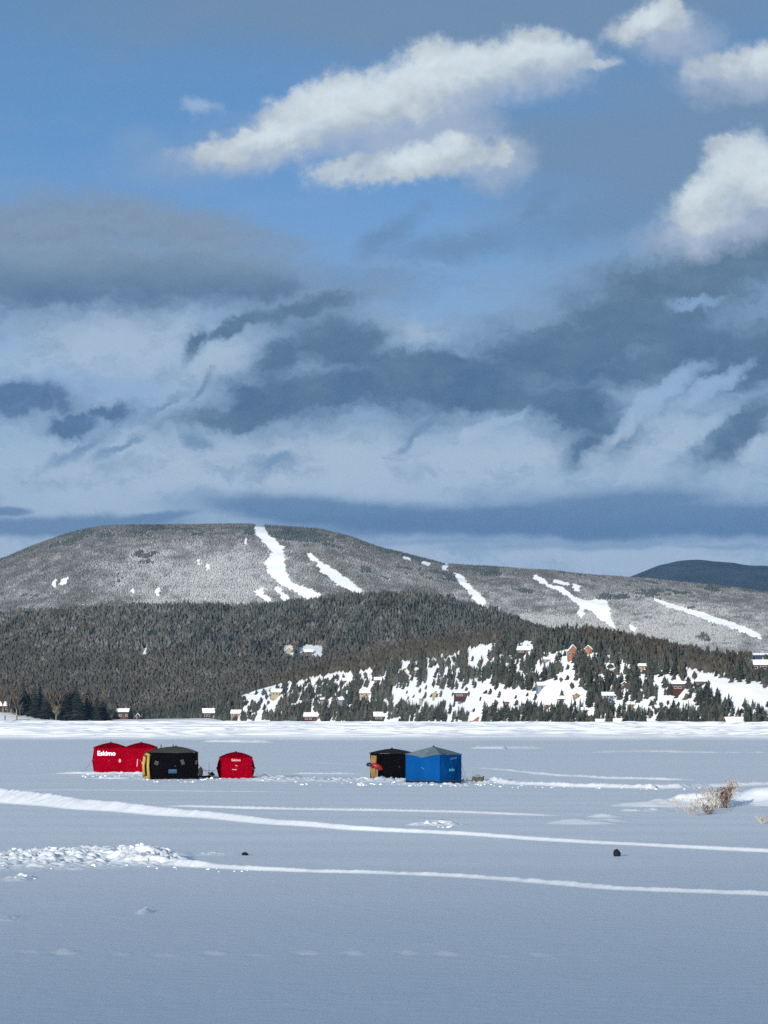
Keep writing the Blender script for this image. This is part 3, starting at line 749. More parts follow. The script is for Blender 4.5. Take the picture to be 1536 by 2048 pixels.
# ---- village hill
CLEAR = [
 [(474,1398),(484,1384),(536,1375),(584,1364),(586,1384),(573,1390),(536,1393),(510,1397),(480,1401)],
 [(592,1372),(604,1360),(643,1353),(664,1348),(705,1347),(702,1363),(656,1369),(614,1374),(596,1378)],
 [(721,1343),(745,1339),(747,1356),(737,1362),(719,1351)], [(717,1376),(750,1370),(751,1381),(731,1390),(717,1384)],
 [(507,1405),(544,1399),(557,1395),(562,1416),(549,1416),(513,1414)], [(483,1408),(500,1406),(506,1427),(492,1427)], [(495,1427),(528,1427),(528,1439),(500,1439)],
 rect(803,1327,821,1342), [(853,1319),(873,1319),(878,1336),(876,1360),(861,1358),(854,1341)], [(875,1319),(922,1309),(918,1319),(903,1329),(890,1324)],
 [(932,1305),(966,1295),(993,1285),(993,1303),(958,1311),(943,1332),(936,1327)], [(1030,1290),(1068,1282),(1067,1295),(1050,1300),(1032,1299)],
 rect(996,1311,1007,1325), rect(1027,1318,1042,1339), [(1087,1306),(1141,1300),(1144,1311),(1106,1319),(1090,1316)], [(1070,1318),(1102,1317),(1092,1328),(1070,1328)],
 [(1119,1325),(1152,1320),(1140,1337),(1141,1360),(1124,1348)],
 [(786,1374),(822,1374),(843,1377),(861,1377),(900,1377),(914,1374),(906,1365),(915,1353),(924,1367),(947,1374),(960,1361),(976,1361),(992,1377),(1020,1378),(1049,1382),(1065,1379),(1085,1366),(1125,1348),(1141,1345),(1131,1375),(1112,1390),(1160,1384),(1160,1418),(1109,1402),(1096,1418),(1080,1412),(1054,1405),(1036,1418),(1015,1418),(1002,1407),(986,1407),(968,1415),(963,1432),(932,1431),(927,1418),(893,1418),(890,1397),(859,1397),(846,1405),(807,1399)],
 [(784,1388),(798,1384),(797,1420),(785,1418)], [(849,1396),(861,1398),(860,1420),(850,1420)],
 [(1136,1384),(1172,1371),(1176,1391),(1171,1420),(1155,1446),(1136,1423)], [(1205,1314),(1218,1314),(1231,1336),(1226,1345),(1210,1331)], [(1234,1324),(1252,1324),(1246,1342),(1238,1340)],
 rect(1243,1351,1254,1371), rect(1277,1348,1289,1373), [(1302,1351),(1340,1349),(1388,1354),(1340,1363),(1330,1371),(1304,1366)],
 [(1350,1377),(1363,1375),(1386,1371),(1400,1377),(1397,1386),(1384,1396),(1398,1406),(1398,1415),(1366,1423),(1318,1423),(1303,1418),(1227,1408),(1229,1401),(1292,1403),(1313,1392),(1342,1390)],
 [(1358,1339),(1380,1341),(1448,1356),(1536,1371),(1800,1395),(1800,1420),(1536,1411),(1500,1411),(1472,1403),(1435,1390),(1410,1381),(1420,1368),(1396,1361),(1380,1351)],
 [(1224,1423),(1254,1418),(1250,1433),(1226,1432)], [(1169,1416),(1190,1416),(1187,1431),(1168,1431)], rect(1524,1418,1560,1434), rect(1005,1428,1015,1446), rect(1064,1428,1072,1447), rect(1085,1424,1100,1446), rect(1466,1405,1490,1428), rect(1196,1352,1230,1360), rect(888,1328,896,1338)]
HOUSE_ROOM = []     # filled by the village: (px0, py0, px1, py1) kept free of trees standing in front
# ------------------------------------------------------------------ the village: houses and cabins
def paint(name, c, rough=0.7): return material(name, c, rough, 0.25)[0]
def board_paint(name, c, n=6.0):
    m, t, b = material(name, c, 0.75, 0.2)
    tcn = t.new('ShaderNodeTexCoord'); s = t.new('ShaderNodeSeparateXYZ'); t.l.new(tcn.outputs['Object'], s.inputs[0])
    st = t.math('FRACT', t.math('MULTIPLY', s.outputs[2], n))
    nz = t.noise(tcn.outputs['Object'], 1.2, 3)
    a = t.mix(t.maprange(st, 0.0, 0.18), (c[0]*.55, c[1]*.55, c[2]*.55, 1), (*c, 1))
    t.put(b.inputs['Base Color'], t.mix(t.maprange(nz, .3, .8), a, (c[0]*.75, c[1]*.75, c[2]*.75, 1)))
    return m
WALLS = {'red': board_paint('red_boards', (.06,.016,.015)), 'dark': board_paint('dark_boards', (.028,.020,.018)), 'brown': board_paint('brown_boards', (.085,.045,.03)),
         'orange': board_paint('orange_logs', (.25,.12,.065), 3.5), 'yellow': board_paint('yellow_boards', (.30,.26,.16)), 'tan': board_paint('tan_boards', (.22,.155,.105)),
         'blue': board_paint('blue_grey_boards', (.15,.22,.29)), 'grey': board_paint('grey_boards', (.20,.20,.20)), 'maroon': board_paint('maroon_boards', (.04,.016,.02)), 'white': board_paint('white_boards', (.62,.64,.66))}
M_ROOF = paint('roof_sheet', (.10,.09,.09)); M_REDROOF = paint('red_roof_sheet', (.16,.04,.035))
M_GLASS = material('window_glass', (.02,.025,.035), 0.08, 0.6)[0]
M_TRIM = paint('pale_trim', (.55,.53,.50)); M_DOOR = paint('dark_door', (.06,.04,.03)); M_STONE = paint('chimney_stone', (.24,.21,.19))

def house(hill, px, py, wpx, hpx, wall='brown', rz=0.0, style='eave', snow=0.9, depth=None, label='', group=None, pitch=0.6, name='house', cat='house', roofcol=None, chimney=True, windows=3):
    """a house of the size it has at its place: wpx wide and hpx high in photo pixels, standing at (px, py)"""
    x, y, z, t = hill.at(px, py)
    wpx *= .84; hpx *= .86
    k = y / F
    w = wpx * k; H = hpx * k
    d = depth or max(min(w * 0.75, 9), 3.5)
    root = empty(name, (x, y, z - 0.15), rz)
    tag(root, label, cat, group)
    sink = 2.5
    if style == 'eave':      # long roof slope faces the lake
        rise = min(d / 2 * pitch * 1.3, H * 0.55); hw = max(H - rise, H * 0.42)
        rise = H - hw
        prof = [(-d/2, hw), (0, H), (d/2, hw)]
        wmb = MB()
        A = [(-w/2, -d/2), (w/2, -d/2), (w/2, d/2), (-w/2, d/2)]
        V = [(a, b, -sink) for a, b in A] + [(a, b, hw) for a, b in A] + [(-w/2, 0, H), (w/2, 0, H)]
        wmb.raw(V, [(0,1,5,4), (2,3,7,6), (1,2,6,9,5), (3,0,4,8,7), (4,5,9,8), (6,7,8,9)])
        wo = wmb.build('wall', WALLS[wall], root)
        ov = 0.35; th = 0.14
        rm = MB()
        for s in (-1, 1):
            e = Vector((0, s * (d/2 + ov), hw - rise * ov / (d/2) + 0.02)); r_ = Vector((0, 0, H + 0.02))
            P = [(-w/2-ov, e.y, e.z), (w/2+ov, e.y, e.z), (w/2+ov, 0, r_.z), (-w/2-ov, 0, r_.z)]
            rm.raw([Vector(p) for p in P] + [Vector(p) + Vector((0, 0, th)) for p in P], [(3,2,1,0),(4,5,6,7),(0,1,5,4),(1,2,6,5),(2,3,7,6),(3,0,4,7)])
        ro = rm.build('roof', roofcol or M_ROOF, root)
        sm = MB()
        for s in (-1, 1):
            q = snow if s < 0 else 1.0
            ey = s * (d/2 + ov - 0.05) * q; ez = (H + 0.16) - abs(ey) / (d/2) * rise
            P = [(-w/2-ov+.05, ey, ez), (w/2+ov-.05, ey, ez), (w/2+ov-.05, 0, H + .16), (-w/2-ov+.05, 0, H + .16)]
            sm.raw([Vector(p) for p in P] + [Vector(p) + Vector((0, 0, .24)) for p in P], [(3,2,1,0),(4,5,6,7),(0,1,5,4),(1,2,6,5),(2,3,7,6),(3,0,4,7)])
        if snow > 0.05: sm.build('roof_snow', M_HILLSNOW, root)
        fy = -d/2
    else:                    # gable end faces the lake
        hw = H * 0.55; rise = H - hw
        A = [(-w/2, -d/2), (w/2, -d/2), (w/2, d/2), (-w/2, d/2)]
        V = [(a, b, -sink) for a, b in A] + [(a, b, hw) for a, b in A] + [(0, -d/2, H), (0, d/2, H)]
        MB().raw(V, [(0,1,5,8,4), (2,3,7,9,6), (1,2,6,5), (3,0,4,7), (5,6,9,8), (4,8,9,7)]).build('wall', WALLS[wall], root)
        ov = 0.4
        rm = MB(); sm = MB()
        for s in (-1, 1):
            ex = s * (w/2 + ov); ez = hw - rise * ov / (w/2) + .02
            P = [(ex, -d/2-ov, ez), (ex, d/2+ov, ez), (0, d/2+ov, H+.02), (0, -d/2-ov, H+.02)]
            rm.raw([Vector(p) for p in P] + [Vector(p) + Vector((0,0,.16)) for p in P], [(3,2,1,0),(4,5,6,7),(0,1,5,4),(1,2,6,5),(2,3,7,6),(3,0,4,7)])
            sm.raw([Vector(p) + Vector((0,.05,.17)) for p in P] + [Vector(p) + Vector((0,.05,.42)) for p in P], [(3,2,1,0),(4,5,6,7),(0,1,5,4),(1,2,6,5),(2,3,7,6),(3,0,4,7)])
        rm.build('roof', roofcol or M_ROOF, root); sm.build('roof_snow', M_HILLSNOW, root)
        fy = -d/2
    ww = min(1.3, w * .16); wh = min(1.3, hw * .42)
    xs = np.linspace(-w * .34, w * .34, windows + 1)
    for i, xx in enumerate(xs):
        if i == windows // 2 + (windows % 2):
            dm = MB().box((xx, fy - .03, hw * .34), (min(1.0, w*.14), .09, hw * .68)).build('door', M_DOOR, root)
            MB().box((xx + min(.35, w*.05), fy - .10, hw * .34), (.08, .06, .08)).build('handle', M_TRIM, dm)
        else:
            fo = MB().box((xx, fy - .02, hw * .58), (ww + .22, .07, wh + .22)).build('window', M_TRIM, root)
            MB().box((xx, fy - .045, hw * .58), (ww, .05, wh)).build('pane', M_GLASS, fo)
    if chimney and style == 'eave':
        MB().box((w * .22, d * .12, H + .55), (.7, .7, 1.7)).build('chimney', M_STONE, root)
    HOUSE_ROOM.append((px - wpx/2 - 3, py - hpx - 1, px + wpx/2 + 3, py + 1))
    return root

# px, py (foot), width, height, wall, turn, style ... each with a description that singles it out
house(BANK, 4, 1423, 34, 24, 'maroon', .1, 'eave', label='dark maroon cabin with a white roof on the left end of the shore bank', windows=2, chimney=False)
house(BANK, 246, 1435, 30, 24, 'red', -.12, 'eave', .7, label='red cabin with patchy roof snow by the shore, left of the brown wood')
house(BANK, 276, 1433, 9, 14, 'red', 0, 'gable', label='narrow red shed beside the red lakeside cabin', name='shed', cat='shed', windows=1)
house(BANK, 166, 1422, 22, 24, 'blue', .3, 'eave', label='pale blue roofed cabin tucked into the dark conifer clump', windows=2, chimney=False)
house(VIL, 420, 1437, 36, 23, 'dark', .15, 'eave', label='dark shore cabin with a white roof, left of the first snowy clearing')
house(VIL, 474, 1434, 27, 16, 'tan', -.1, 'eave', label='low tan cabin under thick snow at the foot of the clearing', windows=2, chimney=False)
house(VIL, 556, 1391, 34, 15, 'yellow', .1, 'eave', .85, label='yellow house at the upper edge of the lower snow strip', chimney=False)
house(VIL, 626, 1441, 42, 18, 'red', -.08, 'eave', .8, label='dark red shore house with its roof half bare, below the conifers')
house(VIL, 645, 1405, 11, 10, 'tan', .2, 'eave', .5, label='tiny tan hut among conifers above the red shore house', windows=1, chimney=False, name='hut', cat='hut')
house(VIL, 683, 1408, 19, 15, 'blue', .5, 'eave', label='blue grey cabin with a tilted white roof amid conifers', windows=2, chimney=False)
house(VIL, 757, 1366, 20, 13, 'dark', 0, 'eave', label='small dark house with a bright white roof near the hill edge', windows=2)
house(VIL, 734, 1392, 32, 15, 'yellow', -.1, 'eave', label='yellow walled house under a broad white roof in mid slope', windows=2, chimney=False)
house(VIL, 765, 1440, 42, 18, 'dark', .05, 'eave', label='wide dark shore house with a long white roof, left of the boathouse')
house(VIL, 952, 1450, 27, 20, 'orange', .45, 'gable', label='orange brown boathouse with a gable on the lake edge', name='boathouse', cat='boathouse', windows=1)
house(VIL, 930, 1393, 52, 13, 'maroon', 0, 'eave', .55, label='long low dark red house lying in the big white clearing', windows=4)
house(VIL, 871, 1391, 13, 12, 'yellow', .1, 'gable', label='small yellow house left of the long low house', windows=1)
house(VIL, 1015, 1409, 17, 11, 'red', .2, 'eave', .5, label='small red cabin at the foot of the big clearing', windows=2, chimney=False)
house(VIL, 1049, 1306, 32, 15, 'dark', -.2, 'eave', label='black walled house under white roof high between conifers')
house(VIL, 1145, 1315, 23, 29, 'orange', .1, 'gable', label='tall orange log house standing high on the hill', windows=2)
house(VIL, 1178, 1306, 17, 17, 'orange', -.25, 'gable', label='smaller orange log house beside the tall orange one', windows=1)
house(VIL, 1082, 1377, 20, 14, 'blue', .2, 'eave', label='blue grey house at the right upper rim of the big clearing', windows=2, chimney=False)
house(VIL, 1124, 1401, 22, 10, 'grey', 0, 'eave', label='low grey cabin whose roof merges with the clearing snow', windows=2, chimney=False)
house(VIL, 1219, 1396, 37, 13, 'blue', .04, 'eave', label='long blue house with a flat white roof among conifers', chimney=False)
house(VIL, 1362, 1379, 46, 18, 'red', .08, 'eave', .45, label='red house with a mostly bare roof beside the snowy meadow')
house(VIL, 1402, 1369, 28, 9, 'dark', .1, 'eave', .3, label='low dark outbuilding attached to the meadow edge by the red house', name='shed', cat='shed', windows=2, chimney=False)
house(VIL, 1284, 1336, 20, 10, 'yellow', .1, 'eave', .8, label='small yellow house high at the edge of the brown wood', windows=2, chimney=False)
house(VIL, 1518, 1340, 42, 23, 'brown', -.1, 'eave', .8, label='large brown house with a white roof in the wood above the meadow', windows=4)
house(VIL, 1204, 1455, 30, 19, 'dark', .05, 'eave', label='dark shore cabin with a white roof, left one of two neighbours')
house(VIL, 1238, 1453, 26, 18, 'maroon', -.05, 'eave', label='maroon shore cabin close beside the dark one', windows=2)
house(VIL, 1306, 1451, 28, 15, 'brown', .1, 'eave', label='brown cabin with white roof between thick shore conifers', windows=2, chimney=False)
house(VIL, 1468, 1458, 44, 27, 'maroon', .2, 'eave', .75, label='maroon lake house with a pale snowy roof at the right shore', depth=7)
house(VIL, 1510, 1457, 26, 10, 'grey', 0, 'eave', label='low snow covered shed right of the maroon lake house', name='shed', cat='shed', windows=1, chimney=False)
house(DARK, 578, 1305, 15, 12, 'yellow', .1, 'gable', label='lone yellow house in the dark forest left of the forest clearing', windows=1)
house(DARK, 616, 1308, 22, 11, 'brown', .2, 'eave', label='brown house in the small clearing of the dark forest', windows=2, chimney=False)
house(DARK, 288, 1305, 9, 9, 'white', 0, 'gable', label='tiny pale hut showing through the forest on the middle hill', windows=1, name='hut', cat='hut')

for px, py, w_, h_, wl, rz_, st_, lab in [
    (808,1344,14,10,'tan',.3,'gable','tiny tan cabin high at the left end of the upper snow patches'),
    (846,1401,16,11,'grey',-.2,'eave','small grey cabin at the left rim of the big clearing'),
    (690,1364,15,9,'brown',.2,'eave','small brown cabin inside the upper snow strip'),
    (1096,1412,15,9,'brown',-.3,'eave','small brown cabin low in the right arm of the big clearing'),
    (1152,1394,14,10,'tan',.1,'gable','tan gabled cabin at the right end of the big clearing'),
    (1168,1424,17,10,'grey',.2,'eave','grey cabin in the gap above the twin shore cabins'),
    (1250,1372,13,10,'brown',-.2,'gable','brown gabled cabin in the narrow gap above the long blue house'),
    (1318,1418,20,9,'dark',.1,'eave','low dark cabin in the snow below the red meadow house'),
    (1262,1412,18,9,'tan',-.1,'eave','tan cabin in the snow strip right of the long blue house'),
    (1094,1322,17,9,'grey',.1,'eave','grey cabin in the snow just below the tall orange house'),
    (1228,1344,13,9,'brown',.3,'gable','brown gabled cabin in the snowy gap right of the orange houses')]:
    house(VIL, px, py, w_, h_, wl, rz_, st_, label=lab, windows=1 if st_ == 'gable' else 2, chimney=False, name='cabin', cat='cabin')

# posts on the ice edge
M_POST = paint('dark_wood', (.03,.026,.024))
POSTG = 'dark posts along the right shore'
for px, py, hpx, lab in [(1350,1455,6,'short dark post on the ice alone left of the post cluster'),(1369,1455,8,'dark post at the left end of the shore post cluster'),(1377,1457.5,9,'slim dark post in the middle of the shore post cluster'),(1388,1457.5,9,'thick dark post at the right end of the shore post cluster'),(1424,1456,6,'short dark post on the ice by the maroon lake house')]:
    Yp = 1640.0; x, y, z = W(px, py, Yp); k = Yp / F
    p = empty('mooring_post', (x, y, z - .3)); tag(p, lab, 'post', POSTG)
    MB().tube([(0,0,-1),(0.03,0,hpx*k*.9)], [.32,.26]).build('post', M_POST, p)
    MB().tube([(0.03,0,hpx*k*.9),(0.03,0,hpx*k+.25)], [.36,.30]).build('cap', M_POST, p)

# a jetty frame lying on the left bank
x, y, z = W(22, 1437, 2236)
root = empty('jetty', (x, y, z)); tag(root, 'tan wooden jetty pulled up on the snowy left bank', 'jetty')
M_TAN = paint('weathered_planks', (.42,.34,.20))
MB().box((0, 0, 2.2), (8.2, 2.2, .35)).build('deck', M_TAN, root)
for xx in (-3.8, 3.8):
    MB().box((xx, -.9, .6), (.4, .3, 3.4)).build('leg', M_POST, root)
    MB().box((xx, .9, .6), (.4, .3, 3.4)).build('leg', M_POST, root)
# ------------------------------------------------------------------ trees near the shore, each its own object
M_NEEDLE = tint_material('needles', [(0.0, c4(.020,.026,.023)), (0.3, c4(.046,.053,.045)), (0.6, c4(.078,.083,.070)), (1.0, c4(.13,.135,.115))])
M_DARKNEEDLE = tint_material('dark_needles', [(0.0, c4(.010,.014,.014)), (0.4, c4(.022,.028,.026)), (1.0, c4(.05,.055,.048))])
M_BARK = paint('bark', (.07,.055,.045)); M_PALEBARK = paint('pale_bark', (.23,.20,.16))
M_WILLOW = tint_material('willow_twigs', [(0.0, c4(.10,.10,.06)), (1.0, c4(.24,.23,.14))])
M_TWIG = tint_material('brown_twigs', [(0.0, c4(.05,.042,.034)), (1.0, c4(.115,.095,.076))])

def conifer_mesh(i, slim):
    """a spruce one metre high: drooping boughs in ragged whorls round the stem, made of small needle sprays"""
    r = np.random.default_rng(300 + i)
    V = []; Fs = []; T = []
    lv = 15
    for l in range(lv):
        f = l / (lv - 1)
        z = 0.07 + 0.88 * f
        L = slim * (1 - f) ** 0.85 * r.uniform(.8, 1.12) + 0.012
        nb = max(5, int(11 - 6 * f)); a0 = r.uniform(0, 6.28)
        for b in range(nb):
            a = a0 + 6.283 * b / nb + r.uniform(-.25, .25); q = L * r.uniform(.65, 1.15)
            dx, dy = math.cos(a), math.sin(a); sx, sy = -dy, dx
            dr = q * r.uniform(.25, .55); wd = q * r.uniform(.34, .52) + .010
            tv = np.clip(r.normal(.38, .16), 0, 1)
            n = len(V)
            V += [(dx*.01, dy*.01, z + .035), (dx*q*.55 + sx*wd, dy*q*.55 + sy*wd, z - dr*.45), (dx*q, dy*q, z - dr), (dx*q*.55 - sx*wd, dy*q*.55 - sy*wd, z - dr*.45), (dx*q*.5, dy*q*.5, z - dr*.15 + .012)]
            Fs += [(n, n+1, n+4), (n+1, n+2, n+4), (n+2, n+3, n+4), (n+3, n, n+4)]
            T += [tv] * 5
    n = len(V); V += [(.014, 0, .90), (-.010, .010, .90), (-.008, -.012, .90), (0, 0, 1.0)]; Fs += [(n, n+1, n+3), (n+1, n+2, n+3), (n+2, n, n+3)]; T += [.4] * 4
    me = np_mesh('conifer_crown', V, Fs, False, T); me.materials.append(M_NEEDLE)
    return me
def trunk_mesh(rad, h, mat, name='trunk'):
    me = MB().tube([(0,0,-.08),(0,0,h*.5),(.004,0,h)], [rad, rad*.7, rad*.25], 6).mesh(name); me.materials.append(mat); return me
CROWN = [conifer_mesh(i, s) for i, s in enumerate([.15, .17, .19, .21, .23, .26, .30])]
def recoloured(me, mat):
    m2 = me.copy(); m2.materials.clear(); m2.materials.append(mat); return m2
DARKCROWN = [recoloured(c, M_DARKNEEDLE) for c in CROWN]
TRUNK = trunk_mesh(.017, .9, M_BARK)
def bare_mesh(i, mat, spread, nb=70, w=.007):
    """a leafless crown one metre high: forking limbs and thin twigs"""
    r = np.random.default_rng(500 + i); V = []; Fs = []; T = []
    def twig(p, q, wd, tv):
        p = Vector(p); q = Vector(q); d = (q - p).normalized(); s = d.orthogonal().normalized()
        s = Matrix.Rotation(r.uniform(0, 6.28), 3, d) @ s
        n = len(V); V.extend([tuple(p + s*wd), tuple(p - s*wd), tuple(q), tuple(p + d.cross(s)*wd)]); Fs.extend([(n, n+1, n+2), (n+1, n+3, n+2), (n+3, n, n+2)]); T.extend([tv]*4)
    for k in range(nb // 5):
        a = r.uniform(0, 6.28); z = r.uniform(.18, .6); up = r.uniform(.2, .42); o = spread * r.uniform(.3, 1)
        e = (o*math.cos(a), o*math.sin(a), min(z + up, 1)); twig((0,0,z), e, w*1.6, r.uniform(.1,.6))
        for j in range(5):
            f = r.uniform(.35, .95); p = (e[0]*f, e[1]*f, z + (e[2]-z)*f); b = a + r.uniform(-1.1, 1.1)
            twig(p, (p[0] + spread*.45*math.cos(b)*r.uniform(.4,1), p[1] + spread*.45*math.sin(b)*r.uniform(.4,1), min(p[2] + r.uniform(.05,.22), 1.0)), w, r.uniform(.2,1))
    me = np_mesh('bare_crown', V, Fs, False, T); me.materials.append(mat); return me
BARE = [bare_mesh(i, M_TWIG, s, 110, .012) for i, s in enumerate([.16, .2, .24])]
WILL = bare_mesh(9, M_WILLOW, .42, 240, .014)
PALETRUNK = trunk_mesh(.015, .7, M_PALEBARK); WILLTRUNK = trunk_mesh(.04, .5, M_PALEBARK)

def plant(name, crown, trunk, pos, h, wide, rz, label, cat, group, lean=0.0):
    root = empty(name, pos, rz); root.scale = (h * wide, h * wide, h); root.rotation_euler = (lean, 0, rz)
    tag(root, label, cat, group)
    c = bpy.data.objects.new('crown', crown); C.objects.link(c); c.parent = root
    t = bpy.data.objects.new('trunk', trunk); C.objects.link(t); t.parent = root
    return root

r2 = np.random.default_rng(77)
# --- the dense clump on the left bank: (px, foot py, top py, kind)
CLUMP = [(6,1424,1366,'b'),(22,1426,1380,'b'),(33,1428,1372,'b'),(46,1430,1352,'c'),(54,1430,1382,'b'),(62,1431,1372,'b'),(70,1432,1362,'c'),(80,1433,1361,'c'),(88,1434,1390,'c'),(96,1434,1384,'c'),
         (104,1435,1362,'b'),(112,1436,1360,'c'),(121,1437,1366,'b'),(128,1437,1372,'c'),(136,1438,1370,'b'),(146,1438,1366,'c'),(153,1439,1364,'c'),(149,1440,1392,'c'),(162,1439,1398,'c'),(173,1439,1382,'c'),(180,1440,1396,'c'),
         (188,1440,1374,'b'),(196,1440,1388,'c'),(204,1440,1394,'c'),(210,1441,1402,'c'),(139,1440,1396,'c'),(126,1440,1402,'c'),(64,1434,1398,'b'),(40,1431,1402,'b'),(28,1428,1404,'b'),(90,1437,1402,'c'),(118,1439,1404,'c'),(170,1441,1406,'c'),(190,1441,1408,'c'),(158,1441,1408,'c'),(16,1426,1396,'b'),(76,1436,1408,'b'),(52,1433,1410,'b'),(198,1441,1410,'c')]
CL = {'tall': 'tall dark spruce rising above the clump on the left shore', 'mid': 'dark spruce inside the dense clump on the left shore', 'bare': 'brown leafless tree in the clump on the left shore'}
for i, (px, fy, ty, kd) in enumerate(CLUMP):
    Yc = 2262 + r2.uniform(0, 26); p = W(px, fy, Yc); h = (fy - ty) * Yc / F
    if kd == 'c':
        lab = CL['tall'] if fy - ty > 66 else CL['mid']
        plant('spruce', DARKCROWN[r2.integers(0, 7)], TRUNK, (p[0], p[1], p[2] - .4), h, r2.uniform(1.5, 2.2), r2.uniform(0, 6), lab, 'tree', 'tall spruces of the left clump' if lab == CL['tall'] else 'lower spruces of the left clump')
    else:
        plant('leafless_tree', BARE[r2.integers(0, 3)], PALETRUNK, (p[0], p[1], p[2] - .4), h, r2.uniform(.9, 1.4), r2.uniform(0, 6), CL['bare'], 'tree', 'leafless trees of the left clump')
p = W(112, 1437, 2250)
plant('willow', WILL, WILLTRUNK, (p[0], p[1], p[2] - .3), 28 * 2250 / F, .95, 1.0, 'pale yellow green leafless willow in front of the dark clump', 'tree', None)

# --- the village hill: everything that grows there
n0 = 11500
px = r2.uniform(215, 1640, n0); t = r2.uniform(0.0, 1.03, n0)
# thick rows close to the shore
SHORE = [(215,400,40),(438,470,9),(655,745,40),(785,935,46),(965,1170,120),(1250,1292,18),(1320,1446,90),(1488,1640,40)]
for a, b, k in SHORE:
    px = np.concatenate([px, r2.uniform(a, b, k)]); t = np.concatenate([t, r2.uniform(0.02, .13, k)])
n = len(px); shore_row = np.arange(n) >= n0
X, Y, Z, py = VIL.pos(px, t)
upper = np.interp(px, [200,400,480,600,740,860,1000,1150,1230,1340,1440,1536,1700], [1436,1410,1392,1364,1346,1322,1302,1286,1312,1340,1352,1362,1370])
cl = fbm(px / 45, py / 20, 3, 131)
brown = (py < upper) & (cl < np.where(px > 1200, .60, np.where(px < 1000, .74, .40)))
brown |= ~shore_row & (py >= upper) & (r2.random(n) < np.where(px < 720, .30, .20))
hh = np.where(brown, r2.uniform(4.5, 8, n), r2.uniform(3.4, 8.2, n)) * np.interp(px, [200, 600, 1000, 1536], [.95, .95, .95, .85])
hh = np.where(in_any(CLEAR, px, py) & ~shore_row, hh * .55, hh)
hp = hh * F / Y
keep = ~in_any(CLEAR, px, py) | shore_row | (r2.random(n) < .07)
for f in (.3, .6, .9): keep &= ~in_any(CLEAR, px, py - hp * f) | (r2.random(n) < .38) | shore_row
for (a, b, c_, d_) in HOUSE_ROOM:
    w4 = (c_ - a) * .2
    keep &= ~((px > a + w4) & (px < c_ - w4) & (py > b + (d_ - b) * .3) & (py - hp < d_ - (d_ - b) * .35) & (py < d_ + 16))
# the lived-in part of the slope is broken up by many small openings, and small trees stand about in the clearings
frag = fbm(px / 13, py / 6.5, 3, 151)
lived = (py > upper + 2) & (px > 470) & ~shore_row
keep &= ~(lived & (frag > .575) & (r2.random(n) < .92))
tuft = lived & in_any(CLEAR, px, py) & (fbm(px / 10, py / 5, 3, 157) > .58) & (r2.random(n) < .65) & ~inside(CLEAR[27], px, py) & ~(inside(CLEAR[17], px, py) & (r2.random(n) < .5))
keep |= tuft & (hp < 26)
# the row right on the shore stays thick except in front of houses
keep &= py > np.where(px < 380, 1395, 0)
# how much is drawn: nearer means larger
order = np.argsort(-(hh / Y + 0.0006 * (py > 1400)) * keep * ~brown)
chosen = np.zeros(n, bool)
NI = 255
chosen[order[:NI]] = True
chosen &= keep & ~brown
hx = np.array([(a + c_) / 2 for a, b, c_, d_ in HOUSE_ROOM]); hy = np.array([d_ for a, b, c_, d_ in HOUSE_ROOM])
def zone(x, y):
    if y > 1425:
        for lim, lab in ((480, 'between left clump and first clearing'), (620, 'below the lower snow strip'), (785, 'by the wide dark shore house'), (930, 'left of the orange boathouse'), (1060, 'just right of the orange boathouse'),
                         (1200, 'left of the twin shore cabins'), (1340, 'about the brown shore cabin'), (1450, 'left of the maroon lake house'), (3000, 'right of the maroon lake house')):
            if x < lim: return 'on the shore ' + lab
    for lim, lab in ((560, 'by the lowest snow strip'), (720, 'under the upper snow strip'), (860, 'left of the big white clearing'), (1000, 'at the foot of the big white clearing'), (1150, 'right of the big white clearing'),
                     (1300, 'around the long blue house'), (1420, 'below the red meadow house'), (3000, 'below the snowy meadow')):
        if x < lim: return 'on the village slope ' + lab
for i in np.nonzero(chosen)[0]:
    zz = zone(px[i], py[i])
    plant('conifer', CROWN[r2.integers(0, 7)], TRUNK, (X[i], Y[i], Z[i] - .3), hh[i], r2.uniform(1.1, 1.9), r2.uniform(0, 6), 'dark conifer ' + zz, 'tree', 'conifers ' + zz, r2.normal(0, .02))
rest = keep & ~chosen
# the dark belt of conifers along the shore between the left clump and the first clearing
nb_ = 210
bx_ = r2.uniform(206, 482, nb_); bt_ = r2.uniform(.06, .55, nb_); BX, BY, BZ, bpy_ = VIL.pos(bx_, bt_)
bh = r2.uniform(4.5, 11.5, nb_) * np.interp(bx_, [206, 300, 482], [1.1, .9, .8])
bk = np.ones(nb_, bool)
for (a, b, c_, d_) in HOUSE_ROOM: bk &= ~((bx_ > a + 2) & (bx_ < c_ - 2) & (BY < 2400) & (d_ > 1400))
BELT = conifer_arrays(BX[bk], BY[bk], BZ[bk] - .3, bh[bk], r2.uniform(1.5, 3.0, bk.sum()), np.clip(r2.normal(.13, .08, bk.sum()), 0, .4), 4, 8)
ci = rest & ~brown; ai = rest & brown
cz = fbm(px / 14, py / 9, 2, 141)
A = conifer_arrays(X[ci], Y[ci], Z[ci] - .3, hh[ci], r2.uniform(1.3, 2.4, ci.sum()), np.clip(.27 + .4 * (cz[ci] - .5) + r2.normal(0, .09, ci.sum()), 0, .48), 4, 8)
B = aspen_arrays(X[ai], Y[ai], Z[ai] - .3, hh[ai], r2.uniform(1.2, 2.1, ai.sum()), np.clip(.64 + .2 * (cz[ai] - .5) + r2.normal(0, .05, ai.sum()), .53, .84), 12, .028)
B2 = bush_arrays(X[ai], Y[ai] + .6, Z[ai] - .3, hh[ai] * .92, r2.uniform(1.0, 1.9, ai.sum()), np.clip(.60 + .2 * (cz[ai] - .5) + r2.normal(0, .04, ai.sum()), .53, .8), 6)
